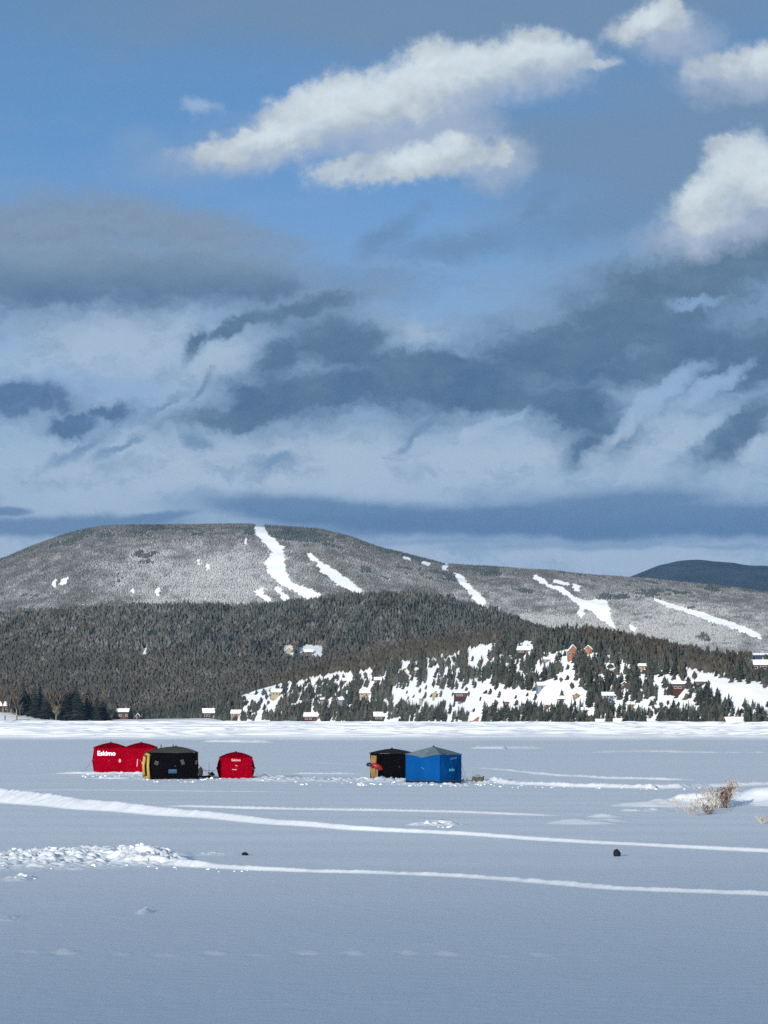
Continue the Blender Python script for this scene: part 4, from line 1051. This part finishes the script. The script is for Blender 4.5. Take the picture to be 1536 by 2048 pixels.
forest('slope_forest', [A, B, B2, BELT], 'mixed wood of conifers and brown leafless trees over the village hillside')
# ------------------------------------------------------------------ the ice fishing shelters
def fabric(name, c, rough=0.65):
    m, t, b = material(name, c, rough, 0.0)
    tcn = t.new('ShaderNodeTexCoord'); pos = tcn.outputs['Object']
    mp_ = t.new('ShaderNodeMapping'); t.l.new(pos, mp_.inputs['Vector']); mp_.inputs['Scale'].default_value = (1, 1, .45)
    n = t.noise(mp_.outputs[0], 2.6, 2, .5, .6)
    f = t.noise(pos, 1.1, 2)
    t.put(b.inputs['Base Color'], t.mix(t.maprange(f, .3, .75), (c[0]*.82, c[1]*.82, c[2]*.82, 1), (*c, 1)))
    bp = t.new('ShaderNodeBump'); bp.inputs['Strength'].default_value = .6; bp.inputs['Distance'].default_value = .12
    t.put(bp.inputs['Height'], n); t.l.new(bp.outputs[0], b.inputs['Normal'])
    return m
F_RED = fabric('red_fabric', (.21, .0008, .009)); F_REDTOP = fabric('red_roof_fabric', (.17, .0008, .008))
F_BLACK = fabric('black_fabric', (.0035, .0035, .005), .6); F_OLIVE = fabric('olive_grey_fabric', (.062, .066, .056)); F_GREYROOF = fabric('charcoal_roof_fabric', (.028, .029, .033))
F_BLUE = fabric('blue_fabric', (.003, .058, .215)); F_PALEROOF = fabric('pale_grey_fabric', (.13, .175, .21)); F_YELLOW = fabric('yellow_fabric', (.38, .27, .075))
F_TAN = fabric('tan_fabric', (.26, .16, .06))
P_WHITE = paint('white_print', (.75,.72,.74)); P_PINK = paint('pale_pink_print', (.55,.30,.33)); P_BLUE = paint('blue_patch', (.016,.052,.10)); P_CYAN = paint('pale_blue_patch', (.07,.30,.46)); P_PALEBLUE = paint('faint_print', (.04,.13,.25))
P_WINDOW = material('clear_vinyl', (.045,.043,.042), .35, .2)[0]; P_RIM = paint('dark_rim', (.012,.012,.014)); P_ROPE = paint('guy_rope', (.12,.11,.10)); P_HUB = paint('hub_plastic', (.03,.03,.032), .4)

def wall_panel(root, mat, a, b, h, bulge, sag=0.0, belly=0.0, n=14, name='wall_panel', inset=0.0):
    """a pop-out fabric wall between corners a and b (x, y): pushed out at its hub, top edge sagging between the poles"""
    a = Vector((*a, 0)); b = Vector((*b, 0)); d = b - a; nrm = Vector((d.y, -d.x, 0)).normalized()
    V = []; Fs = []
    for j in range(n + 1):
        v = j / n
        for i in range(n + 1):
            s = i / n; u = 2 * s - 1
            hz = h - sag * (1 - abs(u) ** 0.8)
            py_ = (1 - abs(u)) * (1 - abs(2 * v - 1)); sm = (1 - u*u) * (1 - (2*v-1)**2)
            out = bulge * (.45 * py_ + .55 * sm) + belly * math.sin(math.pi * v) * 1.0
            p = a + d * s + nrm * out - nrm * inset * v
            if belly: p += (p - (a + b) / 2) * 0  
            V.append((p.x, p.y, hz * v - .05 * (1 - v)))
    m = n + 1
    for j in range(n):
        for i in range(n): Fs.append((j*m+i, j*m+i+1, (j+1)*m+i+1, (j+1)*m+i))
    o = MB().raw(V, Fs).build(name, mat, root, smooth=True)
    mid = (a + b) / 2 + nrm * (bulge + belly); o['_hub'] = [mid.x, mid.y, h * .5]
    hb = MB().tube([(mid.x, mid.y, h*.5), (mid.x + nrm.x*.04, mid.y + nrm.y*.04, h*.5)], [.055, .04], 10).build('hub', P_HUB, o)
    return o, nrm

def roof(root, mat, corners, h, apex, rise, sags, round_=0.0, overhang=.05, name='roof', n=10):
    """a fabric roof pushed up to its hub from the four corner poles"""
    c = Vector((sum(p[0] for p in corners)/4, sum(p[1] for p in corners)/4, 0)); A = c + Vector((apex[0], apex[1], h + rise))
    V = []; Fs = []; ring = 4 * n
    K = 9
    for k in range(K + 1):
        r = k / K
        for e in range(4):
            p = Vector((*corners[e], 0)); q = Vector((*corners[(e+1) % 4], 0))
            for i in range(n):
                s = i / n; u = 2*s - 1
                b = p.lerp(q, s) + (p.lerp(q, s) - c).normalized() * overhang
                z0 = h - sags[e] * (1 - abs(u) ** 0.8) + .012
                w = r
                zz = z0 + (A.z - z0) * (w + round_ * w * (1 - w))
                P_ = b.lerp(A, r); V.append((P_.x, P_.y, zz))
    for k in range(K):
        for i in range(ring):
            j = (i + 1) % ring; Fs.append((k*ring+i, k*ring+j, (k+1)*ring+j, (k+1)*ring+i))
    o = MB().raw(V, Fs).build(name, mat, root, smooth=False)
    MB().tube([(A.x, A.y, A.z - .02), (A.x, A.y, A.z + .05)], [.07, .045], 10).build('hub', P_HUB, o)
    return o, A

def on_panel(root_or_part, mat, panel, a, b, s, z, w, h, name, off=.02, tilt=0.0, parent=None, shape='rect'):
    """a flat piece sewn on a wall panel, at fraction s along it and height z"""
    a = Vector((*a, 0)); b = Vector((*b, 0)); d = (b - a); L = d.length; t = d.normalized(); nrm = Vector((d.y, -d.x, 0)).normalized()
    me = panel.data; tgt = a + d * s
    # stand it just proud of the cloth
    out = max((Vector(v.co) - tgt).dot(nrm) for v in me.vertices if abs((Vector(v.co) - tgt).dot(t)) < w/2 + .15 and abs(v.co.z - z) < h/2 + .15) + off
    c = tgt + nrm * out + Vector((0, 0, z))
    up = (Vector((0,0,1)) * math.cos(tilt) + t * math.sin(tilt)); tt = (t * math.cos(tilt) - Vector((0,0,1)) * math.sin(tilt))
    th = .018
    if shape == 'rect': pts = [(-w/2,-h/2),(w/2,-h/2),(w/2,h/2),(-w/2,h/2)]
    else: pts = [(w/2*math.cos(q)*(1 if abs(math.cos(q))<.8 else .95), h/2*math.sin(q)) for q in np.linspace(0, 2*math.pi, 14, endpoint=False)]
    V = [c + tt*x + up*y for x, y in pts] + [c + tt*x + up*y + nrm*th for x, y in pts]; k = len(pts)
    Fs = [tuple(range(k))[::-1], tuple(range(k, 2*k))] + [(i, (i+1) % k, k + (i+1) % k, k + i) for i in range(k)]
    o = MB().raw(V, Fs).build(name, mat, parent or root_or_part)
    return o, c + nrm * th, t, nrm

def lettering(text, size, mat, parent, c, t, nrm, name='lettering', bold=.0, tilt=0.0):
    cu = bpy.data.curves.new(name, 'FONT'); cu.body = text; cu.size = size; cu.extrude = .006; cu.offset = bold; cu.align_x = 'CENTER'; cu.align_y = 'CENTER'
    tmp = bpy.data.objects.new('tmp', cu); C.objects.link(tmp)
    bpy.context.view_layer.update()
    me = bpy.data.meshes.new_from_object(tmp.evaluated_get(bpy.context.evaluated_depsgraph_get())); me.name = name
    bpy.data.objects.remove(tmp); bpy.data.curves.remove(cu)
    M = Matrix(((t.x, 0, nrm.x, c.x + nrm.x*.012), (t.y, 0, nrm.y, c.y + nrm.y*.012), (t.z, 1, nrm.z, c.z), (0,0,0,1))) @ Matrix.Rotation(tilt, 4, 'Z')
    me.transform(M); me.materials.clear()
    return link(name, me, mat, parent)

def pole_tips(root, corners, h):
    for x, y in corners:
        MB().tube([(x, y, h - .02), (x*1.01, y*1.01, h + .035)], [.028, .016], 8).build('pole_tip', P_HUB, root)
def guy(root, p, q):
    MB().tube([p, q], .012, 5).build('guy_rope', P_ROPE, root)
    MB().tube([(q[0], q[1], q[2] - .05), (q[0] + .02, q[1], q[2] + .22)], .018, 6).build('ice_anchor', P_HUB, root)

def site(px, py):
    Y = ground_dist(py); X = (px - CX) / F * Y
    return (X, Y, min(lake_z(X, Y), .12) - .02), Y / F

TG = 'pop up ice fishing shelters'
# --- red double shelter
loc, k = site(249, 1546.5); s = 2.08; h = 1.74
root = empty('ice_shelter', (loc[0], loc[1] + s/2, loc[2]), R(1.5)); tag(root, 'long red ice shelter with two peaked roofs behind the black one with yellow', 'tent', TG)
xs = [-s, 0, s]
c0, c1, c2, c3, c4_, c5 = (-s,-s/2), (0,-s/2), (s,-s/2), (s,s/2), (0,s/2), (-s,s/2)
w1_, n1_ = wall_panel(root, F_RED, c0, c1, h, .13, .03); w2_, _ = wall_panel(root, F_RED, c1, c2, h, .13, .03)
wall_panel(root, F_RED, c2, c3, h, .2, .03); wall_panel(root, F_RED, c3, c4_, h, .2, .03); wall_panel(root, F_RED, c4_, c5, h, .2, .03); wall_panel(root, F_RED, c5, c0, h, .15, .03)
roof(root, F_REDTOP, [c0, c1, c4_, c5], h, (.05, 0), .33, [.03]*4, .55); roof(root, F_REDTOP, [c1, c2, c3, c4_], h, (0, 0), .33, [.03]*4, .55)
pole_tips(root, [c0, c2, c3, c5], h)
_, c, t_, nn = on_panel(root, F_RED, w1_, c0, c1, .41, 1.34, 1.2, .46, 'logo_panel', .002)
lettering('Eskimo', .42, P_WHITE, root, c, t_, nn, bold=.012)
on_panel(root, P_PINK, w1_, c0, c1, .84, .86, .16, .24, 'vent_window', .01, shape='round'); on_panel(root, P_PINK, w2_, c1, c2, .40, .72, .05, .5, 'zipper', .006, .08)
on_panel(root, P_PINK, w2_, c1, c2, .56, .72, .08, .12, 'zip_pull', .01)
guy(root, (-s, -s/2, .95), (-s - .75, -s/2 - .8, .03))

# --- black shelter with yellow door trim
loc, k = site(340, 1560); s = 2.79; h = 1.60
root = empty('ice_shelter', (loc[0], loc[1] + s*.55, loc[2]), R(11.6)); tag(root, 'black ice shelter with olive grey roof and yellow trim on its side', 'tent', TG)
q = s/2; a, b, c_, d = (-q,-q), (q,-q), (q,q), (-q,q)
fr, fn = wall_panel(root, F_BLACK, a, b, h, .18, .05); wall_panel(root, F_BLACK, b, c_, h, .2, .05); wall_panel(root, F_BLACK, c_, d, h, .2, .05); sd, sn = wall_panel(root, F_BLACK, d, a, h, .06, .05)
roof(root, F_OLIVE, [a, b, c_, d], h, (.25, -.1), .36, [.05]*4, .75, .07); pole_tips(root, [a, b, c_, d], h)
dt = MB()
for pth in ([(-q-.12, -q+.30, .12), (-q-.17, -q+.35, .8), (-q-.12, -q+.40, 1.42)], [(-q-.12, q-.55, .15), (-q-.20, q-.70, .8), (-q-.12, q-.75, 1.36)], [(-q-.11, -q+.36, 1.44), (-q-.11, 0, 1.50), (-q-.11, q-.7, 1.40)], [(-q-.12, -q+.30, .14), (-q-.12, 0, .10), (-q-.12, q-.55, .16)]):
    dt.tube(pth, [.10, .085, .10], 8)
dt.build('door_trim', F_YELLOW, root, smooth=True)
on_panel(root, P_WINDOW, fr, a, b, .10, .98, .24, .24, 'window', .01, .4); on_panel(root, P_WINDOW, fr, a, b, .655, 1.03, .20, .31, 'window', .01, -.35); on_panel(root, P_WINDOW, fr, a, b, .955, 1.02, .10, .24, 'window', .01, .3)
lp, c, t_, nn = on_panel(root, P_BLUE, fr, a, b, .44, .49, .50, .24, 'logo_patch', .012)
MB().box(tuple(c + nn*.004 + Vector((0,0,.04))), (.36, .012, .035), R(0)).build('logo_stripe', P_PALEBLUE, lp)
for dx in (-.68, .05): MB().tube([(dx, -.25, h + .28), (dx + .02, -.25, h + .47)], [.05, .03], 8).build('roof_peg', P_HUB, root)
guy(root, (q, -q, .9), (q + .9, -q - .6, .03))

# --- small red pod
loc, k = site(470, 1557.5); s = 1.95; h = 1.28
root = empty('ice_shelter', (loc[0], loc[1] + s*.58, loc[2]), R(4)); tag(root, 'small rounded red ice shelter standing alone right of the black one', 'tent', TG)
q = s/2; a, b, c_, d = (-q,-q), (q,-q), (q,q), (-q,q)
fr, _ = wall_panel(root, F_RED, a, b, h, .20, -.03, .05); wall_panel(root, F_RED, b, c_, h, .14, -.03, .04); wall_panel(root, F_RED, c_, d, h, .2, -.03, .05); wall_panel(root, F_RED, d, a, h, .14, -.03, .04)
roof(root, F_REDTOP, [a, b, c_, d], h, (0, -.15), .34, [-.03]*4, .85, .02); pole_tips(root, [a, b, c_, d], h)
_, c, t_, nn = on_panel(root, F_RED, fr, a, b, .49, 1.13, .66, .2, 'logo_panel', .002)
lettering('Eskimo', .19, P_PINK, root, c, t_, nn, bold=.006)
on_panel(root, P_PINK, fr, a, b, .44, .56, .28, .035, 'seam_tape', .006, .1); on_panel(root, P_PINK, fr, a, b, .50, .80, .14, .03, 'seam_tape', .006, .4)
guy(root, (q, -q, .7), (q + .45, -q - .4, .03))

# --- second black shelter
loc, k = site(784, 1559); s = 2.02; h = 1.58
root = empty('ice_shelter', (loc[0], loc[1] + s*.62, loc[2]), R(22)); tag(root, 'black ice shelter with charcoal roof half hidden behind the blue one', 'tent', TG)
q = s/2; a, b, c_, d = (-q,-q), (q,-q), (q,q), (-q,q)
wall_panel(root, F_BLACK, a, b, h, .16, .04); wall_panel(root, F_BLACK, b, c_, h, .18, .04); wall_panel(root, F_BLACK, c_, d, h, .18, .04); sd, _ = wall_panel(root, F_BLACK, d, a, h, .07, .04)
roof(root, F_GREYROOF, [a, b, c_, d], h, (0, 0), .30, [.03]*4, .5, .14); pole_tips(root, [a, b, c_, d], h)
fl = MB()
for i, yy in enumerate(np.linspace(-q*.05, q*.32, 2)):
    fl.tube([(-q-.09, yy, .10), (-q-.16, yy + .05, .75), (-q-.10, yy, 1.46)], [.10, .13, .12], 8)
fl.build('door_flap', F_TAN, root, smooth=True)

# --- blue shelter
loc, k = site(868, 1568.5); s = 2.26; h = 1.55
root = empty('ice_shelter', (loc[0], loc[1] + s*.66, loc[2]), R(-33.7)); tag(root, 'bright blue ice shelter with a blue grey pointed roof', 'tent', TG)
q = s/2; a, b, c_, d = (-q,-q), (q,-q), (q,q), (-q,q)
fr, _ = wall_panel(root, F_BLUE, a, b, h, .10, .20); rt, _ = wall_panel(root, F_BLUE, b, c_, h, .12, .03); wall_panel(root, F_BLUE, c_, d, h, .2, .05); wall_panel(root, F_BLUE, d, a, h, .2, .05)
roof(root, F_PALEROOF, [a, b, c_, d], h, (0, 0), .44, [.20, .03, .05, .05], .12, .03); pole_tips(root, [a, b, c_, d], h)
_, c, t_, nn = on_panel(root, P_PALEBLUE, rt, b, c_, .58, 1.33, .62, .12, 'logo_strip', .01, -.08)
lp, c, t_, nn = on_panel(root, P_CYAN, rt, b, c_, .46, .68, .52, .13, 'logo_patch', .012)
on_panel(root, P_PALEBLUE, fr, a, b, .54, .78, .22, .05, 'zip_flap', .008, .5)
sk = MB(); 
for (p, r_) in ((a, b), (b, c_)):
    P0 = Vector((*p, 0)); P1 = Vector((*r_, 0)); nn_ = Vector(((P1-P0).y, -(P1-P0).x, 0)).normalized(); pts = []
    for i in range(9):
        m_ = P0.lerp(P1, i/8); pts.append(m_)
    for i in range(8):
        o1 = .30 + .10*math.sin(i*2.1); o2 = .30 + .10*math.sin((i+1)*2.1)
        A0, A1 = pts[i] + nn_*.10, pts[i+1] + nn_*.10; B0, B1 = pts[i] + nn_*o1, pts[i+1] + nn_*o2
        sk.poly([A0 + Vector((0,0,.10)), A1 + Vector((0,0,.10)), B1 + Vector((0,0,.045)), B0 + Vector((0,0,.045))])
sk.build('snow_skirt', F_OLIVE, root)
guy(root, (q, q, 1.0), (q + .55, q - .3, .03)); guy(root, (q, q, .6), (q + .40, q - .4, .03))

# --- gear round the shelters
P_OLIVE = paint('olive_plastic', (.048,.052,.042)); P_LID = paint('pale_lid', (.16,.175,.15)); P_DARK = paint('dark_nylon', (.014,.012,.014)); P_MAROON = paint('maroon_plastic', (.045,.008,.012)); P_ORANGE = paint('orange_strap', (.35,.12,.04)); P_REDM = paint('red_enamel', (.26,.012,.014), .4); P_NAVY = paint('navy_grip', (.012,.014,.05)); P_STEEL = material('auger_steel', (.22,.17,.12), .45, .5)[0]
loc, k = site(956, 1566)
root = empty('tackle_box', (loc[0], loc[1], lake_z(loc[0], loc[1]) - .01), R(-12)); tag(root, 'grey olive tackle box with a paler lid right of the blue shelter', 'box')
MB().box((0,0,.145), (.62,.40,.29)).build('body', P_OLIVE, root, bevel=.02); MB().box((0,0,.315), (.67,.45,.05)).build('lid', P_LID, root, bevel=.012)
MB().tube([(-.12,0,.34),(-.10,0,.40),(.10,0,.40),(.12,0,.34)], .014, 6).build('handle', P_DARK, root); MB().box((.12,-.215,.26), (.06,.03,.09)).build('latch', P_DARK, root)

loc, k = site(407, 1558)
root = empty('sled', (loc[0], loc[1] + .1, lake_z(loc[0], loc[1])), R(6)); tag(root, 'low dark maroon gear sled beside the black shelter with yellow trim', 'sled')
sm_ = MB(); L, Wd, Hh_ = .72, .42, .17
V = [(-L/2,-Wd/2,0),(L/2,-Wd/2,0.03),(L/2,Wd/2,0.03),(-L/2,Wd/2,0),(-L/2-.07,-Wd/2-.05,Hh_),(L/2+.14,-Wd/2-.05,Hh_+.05),(L/2+.14,Wd/2+.05,Hh_+.05),(-L/2-.07,Wd/2+.05,Hh_)]
sm_.raw(V, [(3,2,1,0),(0,1,5,4),(1,2,6,5),(2,3,7,6),(3,0,4,7)]); sm_.build('tub', P_MAROON, root)
MB().box((-.20, 0, .17), (.26, .34, .16)).build('bundle', P_ORANGE, root, bevel=.05)
MB().tube([(.50,-.1,.2),(.72,-.15,.06),(.95,-.12,.03)], .013, 5).build('tow_rope', P_ROPE, root)
def bag(px, py, w, h_, label, mat, name='gear_bag', cat='bag', rz=.2):
    loc, k = site(px, py)
    root = empty(name, (loc[0], loc[1], lake_z(loc[0], loc[1]) - .02), rz); tag(root, label, cat)
    bm = bmesh.new(); bmesh.ops.create_icosphere(bm, subdivisions=3, radius=1)
    rr = np.random.default_rng(int(px))
    for v_ in bm.verts:
        p = v_.co.copy(); f = 1 + .22 * (float(fbm(p.x*1.4 + px, p.y*1.4 + p.z*2, 2, 7)) - .5)
        v_.co = Vector((p.x*w/2*f, p.y*w*.38*f, (max(p.z, -.8) * .55 + .45) * h_ * f))
    me = bpy.data.meshes.new('body'); bm.to_mesh(me); bm.free(); me.polygons.foreach_set('use_smooth', [True]*len(me.polygons)); link('body', me, mat, root)
    MB().tube([(-w*.2,-w*.1,h_*.85),(-w*.1,-w*.12,h_*1.08),(w*.1,-w*.12,h_*1.08),(w*.2,-w*.1,h_*.85)], .014, 6).build('strap', P_ORANGE, root)
    return root
bag(424, 1555, .34, .30, 'small dark bag on the snow between the black and the small red shelter', P_DARK)
bag(507, 1558, .26, .22, 'small dark bag at the right foot of the small red shelter', P_DARK)
bag(401, 1553, .30, .62, 'tall dark pack leaning on the right side of the yellow trimmed shelter', P_DARK, 'rucksack', 'rucksack')
loc, k = site(418, 1556)
root = empty('fishing_rod', (loc[0], loc[1], lake_z(loc[0], loc[1])), 0); tag(root, 'thin dark fishing rod upright left of the small red shelter', 'rod')
MB().tube([(0,0,-.05),(0,0,.35),(.01,0,.95)], [.016,.012,.006], 6).build('blank', P_DARK, root); MB().tube([(0,0,.04),(0,0,.26)], .026, 8).build('grip', P_STEEL, root); MB().tube([(-.05,-.03,.28),(.05,-.03,.28)], .04, 10).build('reel', P_DARK, root)
# power auger hung at the open side of the second black shelter
ya = 209.3; xa = (753 - CX) / F * ya
root = empty('ice_auger', (xa, ya, lake_z(xa, ya) - .02), R(8)); tag(root, 'red ice auger with dark handles by the open side of a black shelter', 'auger')
bm = bmesh.new(); bmesh.ops.create_icosphere(bm, subdivisions=3, radius=1)
for v_ in bm.verts:
    p = v_.co; v_.co = Vector((p.x*.34, p.y*.2, p.z*.19)) + Vector((.05, 0, .80)) + Vector((0, 0, -.14*p.x))
me = bpy.data.meshes.new('engine'); bm.to_mesh(me); bm.free(); me.polygons.foreach_set('use_smooth', [True]*len(me.polygons)); link('engine', me, P_REDM, root)
MB().tube([(-.22,0,.86),(-.42,-.05,1.0),(-.56,-.10,.96)], [.06,.06,.07], 8).build('handle', P_NAVY, root); MB().tube([(-.22,.05,.82),(-.48,.12,.86),(-.60,.14,.90)], [.05,.05,.06], 8).build('handle', P_NAVY, root)
MB().box((.10,-.2,.72), (.26,.06,.12), tilt=(0,.2,0)).build('cover', paint('dark_red_cover', (.10,.008,.012)), root, bevel=.02)
MB().tube([(.04,0,.66),(.04,0,-.05)], .035, 8).build('shaft', P_STEEL, root)
fl = MB(); seg = 64; V = []; Fs = []
for i in range(seg + 1):
    a_ = i / seg * 2 * math.pi * 5; z_ = .56 - .58 * i / seg
    V += [(.04 + .03*math.cos(a_), .03*math.sin(a_), z_), (.04 + .105*math.cos(a_), .105*math.sin(a_), z_ - .012)]
for i in range(seg): Fs.append((2*i, 2*i+1, 2*i+3, 2*i+2))
fl.raw(V, Fs).build('auger_blade', P_STEEL, root, smooth=True)

# --- dark rocks on the near snow
M_ROCK, tr, br = material('dark_rock', (.012,.012,.018), .8, .2)
def rock(px, py, w, h_, label, seed):
    Y = ground_dist(py); X = (px - CX) / F * Y
    bm = bmesh.new(); bmesh.ops.create_icosphere(bm, subdivisions=3, radius=1)
    for v_ in bm.verts:
        p = v_.co.copy(); f = 1 + .7 * (float(fbm(p.x*1.6 + seed, p.y*1.6 + p.z*1.9, 3, seed)) - .5)
        v_.co = Vector((p.x*w/2*f, p.y*w/2*f, p.z*h_*f*.62 + h_*.34))
    me = bpy.data.meshes.new('rock'); bm.to_mesh(me); bm.free()
    tag(link('rock', me, M_ROCK, None, (X, Y, lake_z(X, Y))), label, 'rock', 'dark rocks on the near snow')
rock(490, 1711, .18, .085, 'small flat dark rock beside the heaped snow track', 5)
rock(1234, 1713, .20, .19, 'upright black rock poking from the smooth snow below the packed trail', 8)

# --- dry weeds on the snow mound
M_REDW = tint_material('rust_stems', [(0, c4(.07,.038,.026)), (1, c4(.20,.12,.085))]); M_TANW = tint_material('tan_stems', [(0, c4(.20,.17,.13)), (1, c4(.55,.49,.40))])
def weed(px, py, hpx, wpx, n_, mat, label, seed, name='dry_weed', seeds=True, lean=0.0, thick=.006):
    r = np.random.default_rng(seed); Y = ground_dist(py, .25); X = (px - CX) / F * Y; k = Y / F; H = hpx * k; Wd = wpx * k
    z0 = lake_z(X, Y)
    V = []; Fs = []; T = []
    def strip(p, q, w0, w1, tv):
        p = Vector(p); q = Vector(q); d = (q - p).normalized(); s = d.orthogonal().normalized(); s = Matrix.Rotation(r.uniform(0, 6.28), 3, d) @ s; e = d.cross(s)
        n = len(V); V.extend([tuple(p + s*w0), tuple(p - s*w0*.5 + e*w0*.87), tuple(p - s*w0*.5 - e*w0*.87), tuple(q + s*w1), tuple(q - s*w1*.5 + e*w1*.87), tuple(q - s*w1*.5 - e*w1*.87)])
        Fs.extend([(n, n+1, n+4, n+3), (n+1, n+2, n+5, n+4), (n+2, n, n+3, n+5)]); T.extend([tv]*6)
    for i in range(n_):
        b = Vector((r.normal(0, Wd*.13), r.normal(0, Wd*.13), -.04)); hh_ = H * r.uniform(.5, 1.0)
        tip = b + Vector((r.normal(lean*hh_, Wd*.33), r.normal(0, Wd*.33), hh_)); mid = b.lerp(tip, .5) + Vector((r.normal(0, .03), r.normal(0, .03), hh_*.08))
        tv = r.uniform(0, 1)
        strip(b, mid, thick, thick*.8, tv); strip(mid, tip, thick*.8, thick*.5, tv)
        for j in range(7 if seeds else 3):
            f = r.uniform(.35, 1.0); p = mid.lerp(tip, f) if f > .5 else b.lerp(mid, f*2)
            L = H * r.uniform(.06, .18); a_ = r.uniform(0, 6.28); q = p + Vector((math.cos(a_)*L*.7, math.sin(a_)*L*.7, L*r.uniform(.3, 1)))
            strip(p, q, thick*.7, thick*(1.6 if seeds else .4), r.uniform(0, 1))
    me = np_mesh('stems', V, Fs, False, T); me.materials.append(mat)
    o = link(name, me, None, None, (X, Y, z0)); tag(o, label, 'weed', 'dry weeds on the snow mound'); return o
weed(1448, 1604, 44, 30, 40, M_REDW, 'rust brown weed clump at the top of the snow mound', 1, thick=.008)
weed(1432, 1604, 46, 58, 34, M_TANW, 'tall pale brown weed just left of the rust brown clump', 2)
weed(1412, 1611, 40, 44, 24, M_TANW, 'sprawling tan weed in the middle of the snow mound', 3)
weed(1464, 1596, 36, 26, 30, M_TANW, 'tan weed behind the rust brown clump', 9)
weed(1388, 1618, 36, 42, 20, M_TANW, 'thin tan weed on the lower front of the snow mound', 4)
weed(1368, 1612, 34, 46, 15, M_TANW, 'faint wispy weed at the left tip of the snow mound', 5, lean=-.4, thick=.004)
weed(1418, 1616, 22, 26, 22, M_REDW, 'short reddish weed low between the tan stems', 6, thick=.007)
weed(1527, 1633, 20, 20, 22, M_TANW, 'small tan tuft at the right end of the mound foot', 7)

# --- loose chunks of snow
bm = bmesh.new(); bmesh.ops.create_icosphere(bm, subdivisions=2, radius=1); bm.verts.ensure_lookup_table()
IV = np.array([v_.co[:] for v_ in bm.verts]); IF = np.array([[v_.index for v_ in f.verts] for f in bm.faces]); bm.free()
Vs = []; Fs = []; b0 = 0
r3 = np.random.default_rng(5)
def chunk(X, Y, s):
    global b0
    f = 1 + .9 * (fbm(IV[:, 0]*1.3 + X*7, IV[:, 1]*1.3 + IV[:, 2]*1.7 + Y*3, 2, 3) - .5)
    sc = np.array([s * r3.uniform(.8, 1.5), s * r3.uniform(.7, 1.2), s * r3.uniform(.45, .8)])
    a_ = r3.uniform(0, 6.28); P_ = IV * f[:, None] * sc; ca, sa = math.cos(a_), math.sin(a_)
    P_ = np.stack([P_[:, 0]*ca - P_[:, 1]*sa + X, P_[:, 0]*sa + P_[:, 1]*ca + Y, P_[:, 2] + lake_z(X, Y) + s*.10], 1)
    Vs.append(P_); Fs.append(IF + b0); b0 += len(IV)
def scatter(px0, px1, py0, py1, n_, s0, s1, centre=None):
    for _ in range(n_):
        px_ = r3.uniform(px0, px1); py_ = r3.uniform(py0, py1) if centre is None else np.clip(r3.normal(np.interp(px_, *centre), (py1 - py0) / 5), py0, py1)
        Y = ground_dist(py_); chunk((px_ - CX) / F * Y, Y, s0 * (s1 / s0) ** (r3.random() ** 1.7))
scatter(-120, 345, 1700, 1740, 60, .03, .09); scatter(20, 110, 1700, 1722, 8, .07, .13); scatter(240, 345, 1704, 1734, 22, .05, .13)
scatter(330, 520, 1726, 1750, 16, .02, .05, ([330, 620], [1733, 1746]))

scatter(505, 560, 1552, 1562, 16, .05, .15); scatter(560, 745, 1555, 1570, 22, .03, .09); scatter(715, 825, 1557, 1571, 28, .04, .12)
scatter(925, 1010, 1562, 1573, 22, .03, .10); scatter(390, 440, 1553, 1561, 30, .04, .12); scatter(160, 300, 1548, 1558, 30, .04, .12); scatter(285, 400, 1559, 1565, 22, .03, .09); scatter(810, 935, 1567, 1573, 36, .03, .08)
scatter(990, 1400, 1571, 1580, 24, .03, .09, ([990, 1400], [1573, 1577]))
scatter(845, 910, 1644, 1656, 12, .03, .07)
scatter(20, 70, 1752, 1762, 8, .03, .07); scatter(280, 300, 1815, 1828, 6, .02, .06)
tag(link('snow_chunks', np_mesh('snow_chunks', np.concatenate(Vs), np.concatenate(Fs), True), M_SNOW), 'loose lumps of broken snow along tracks and shelters', kind='stuff')
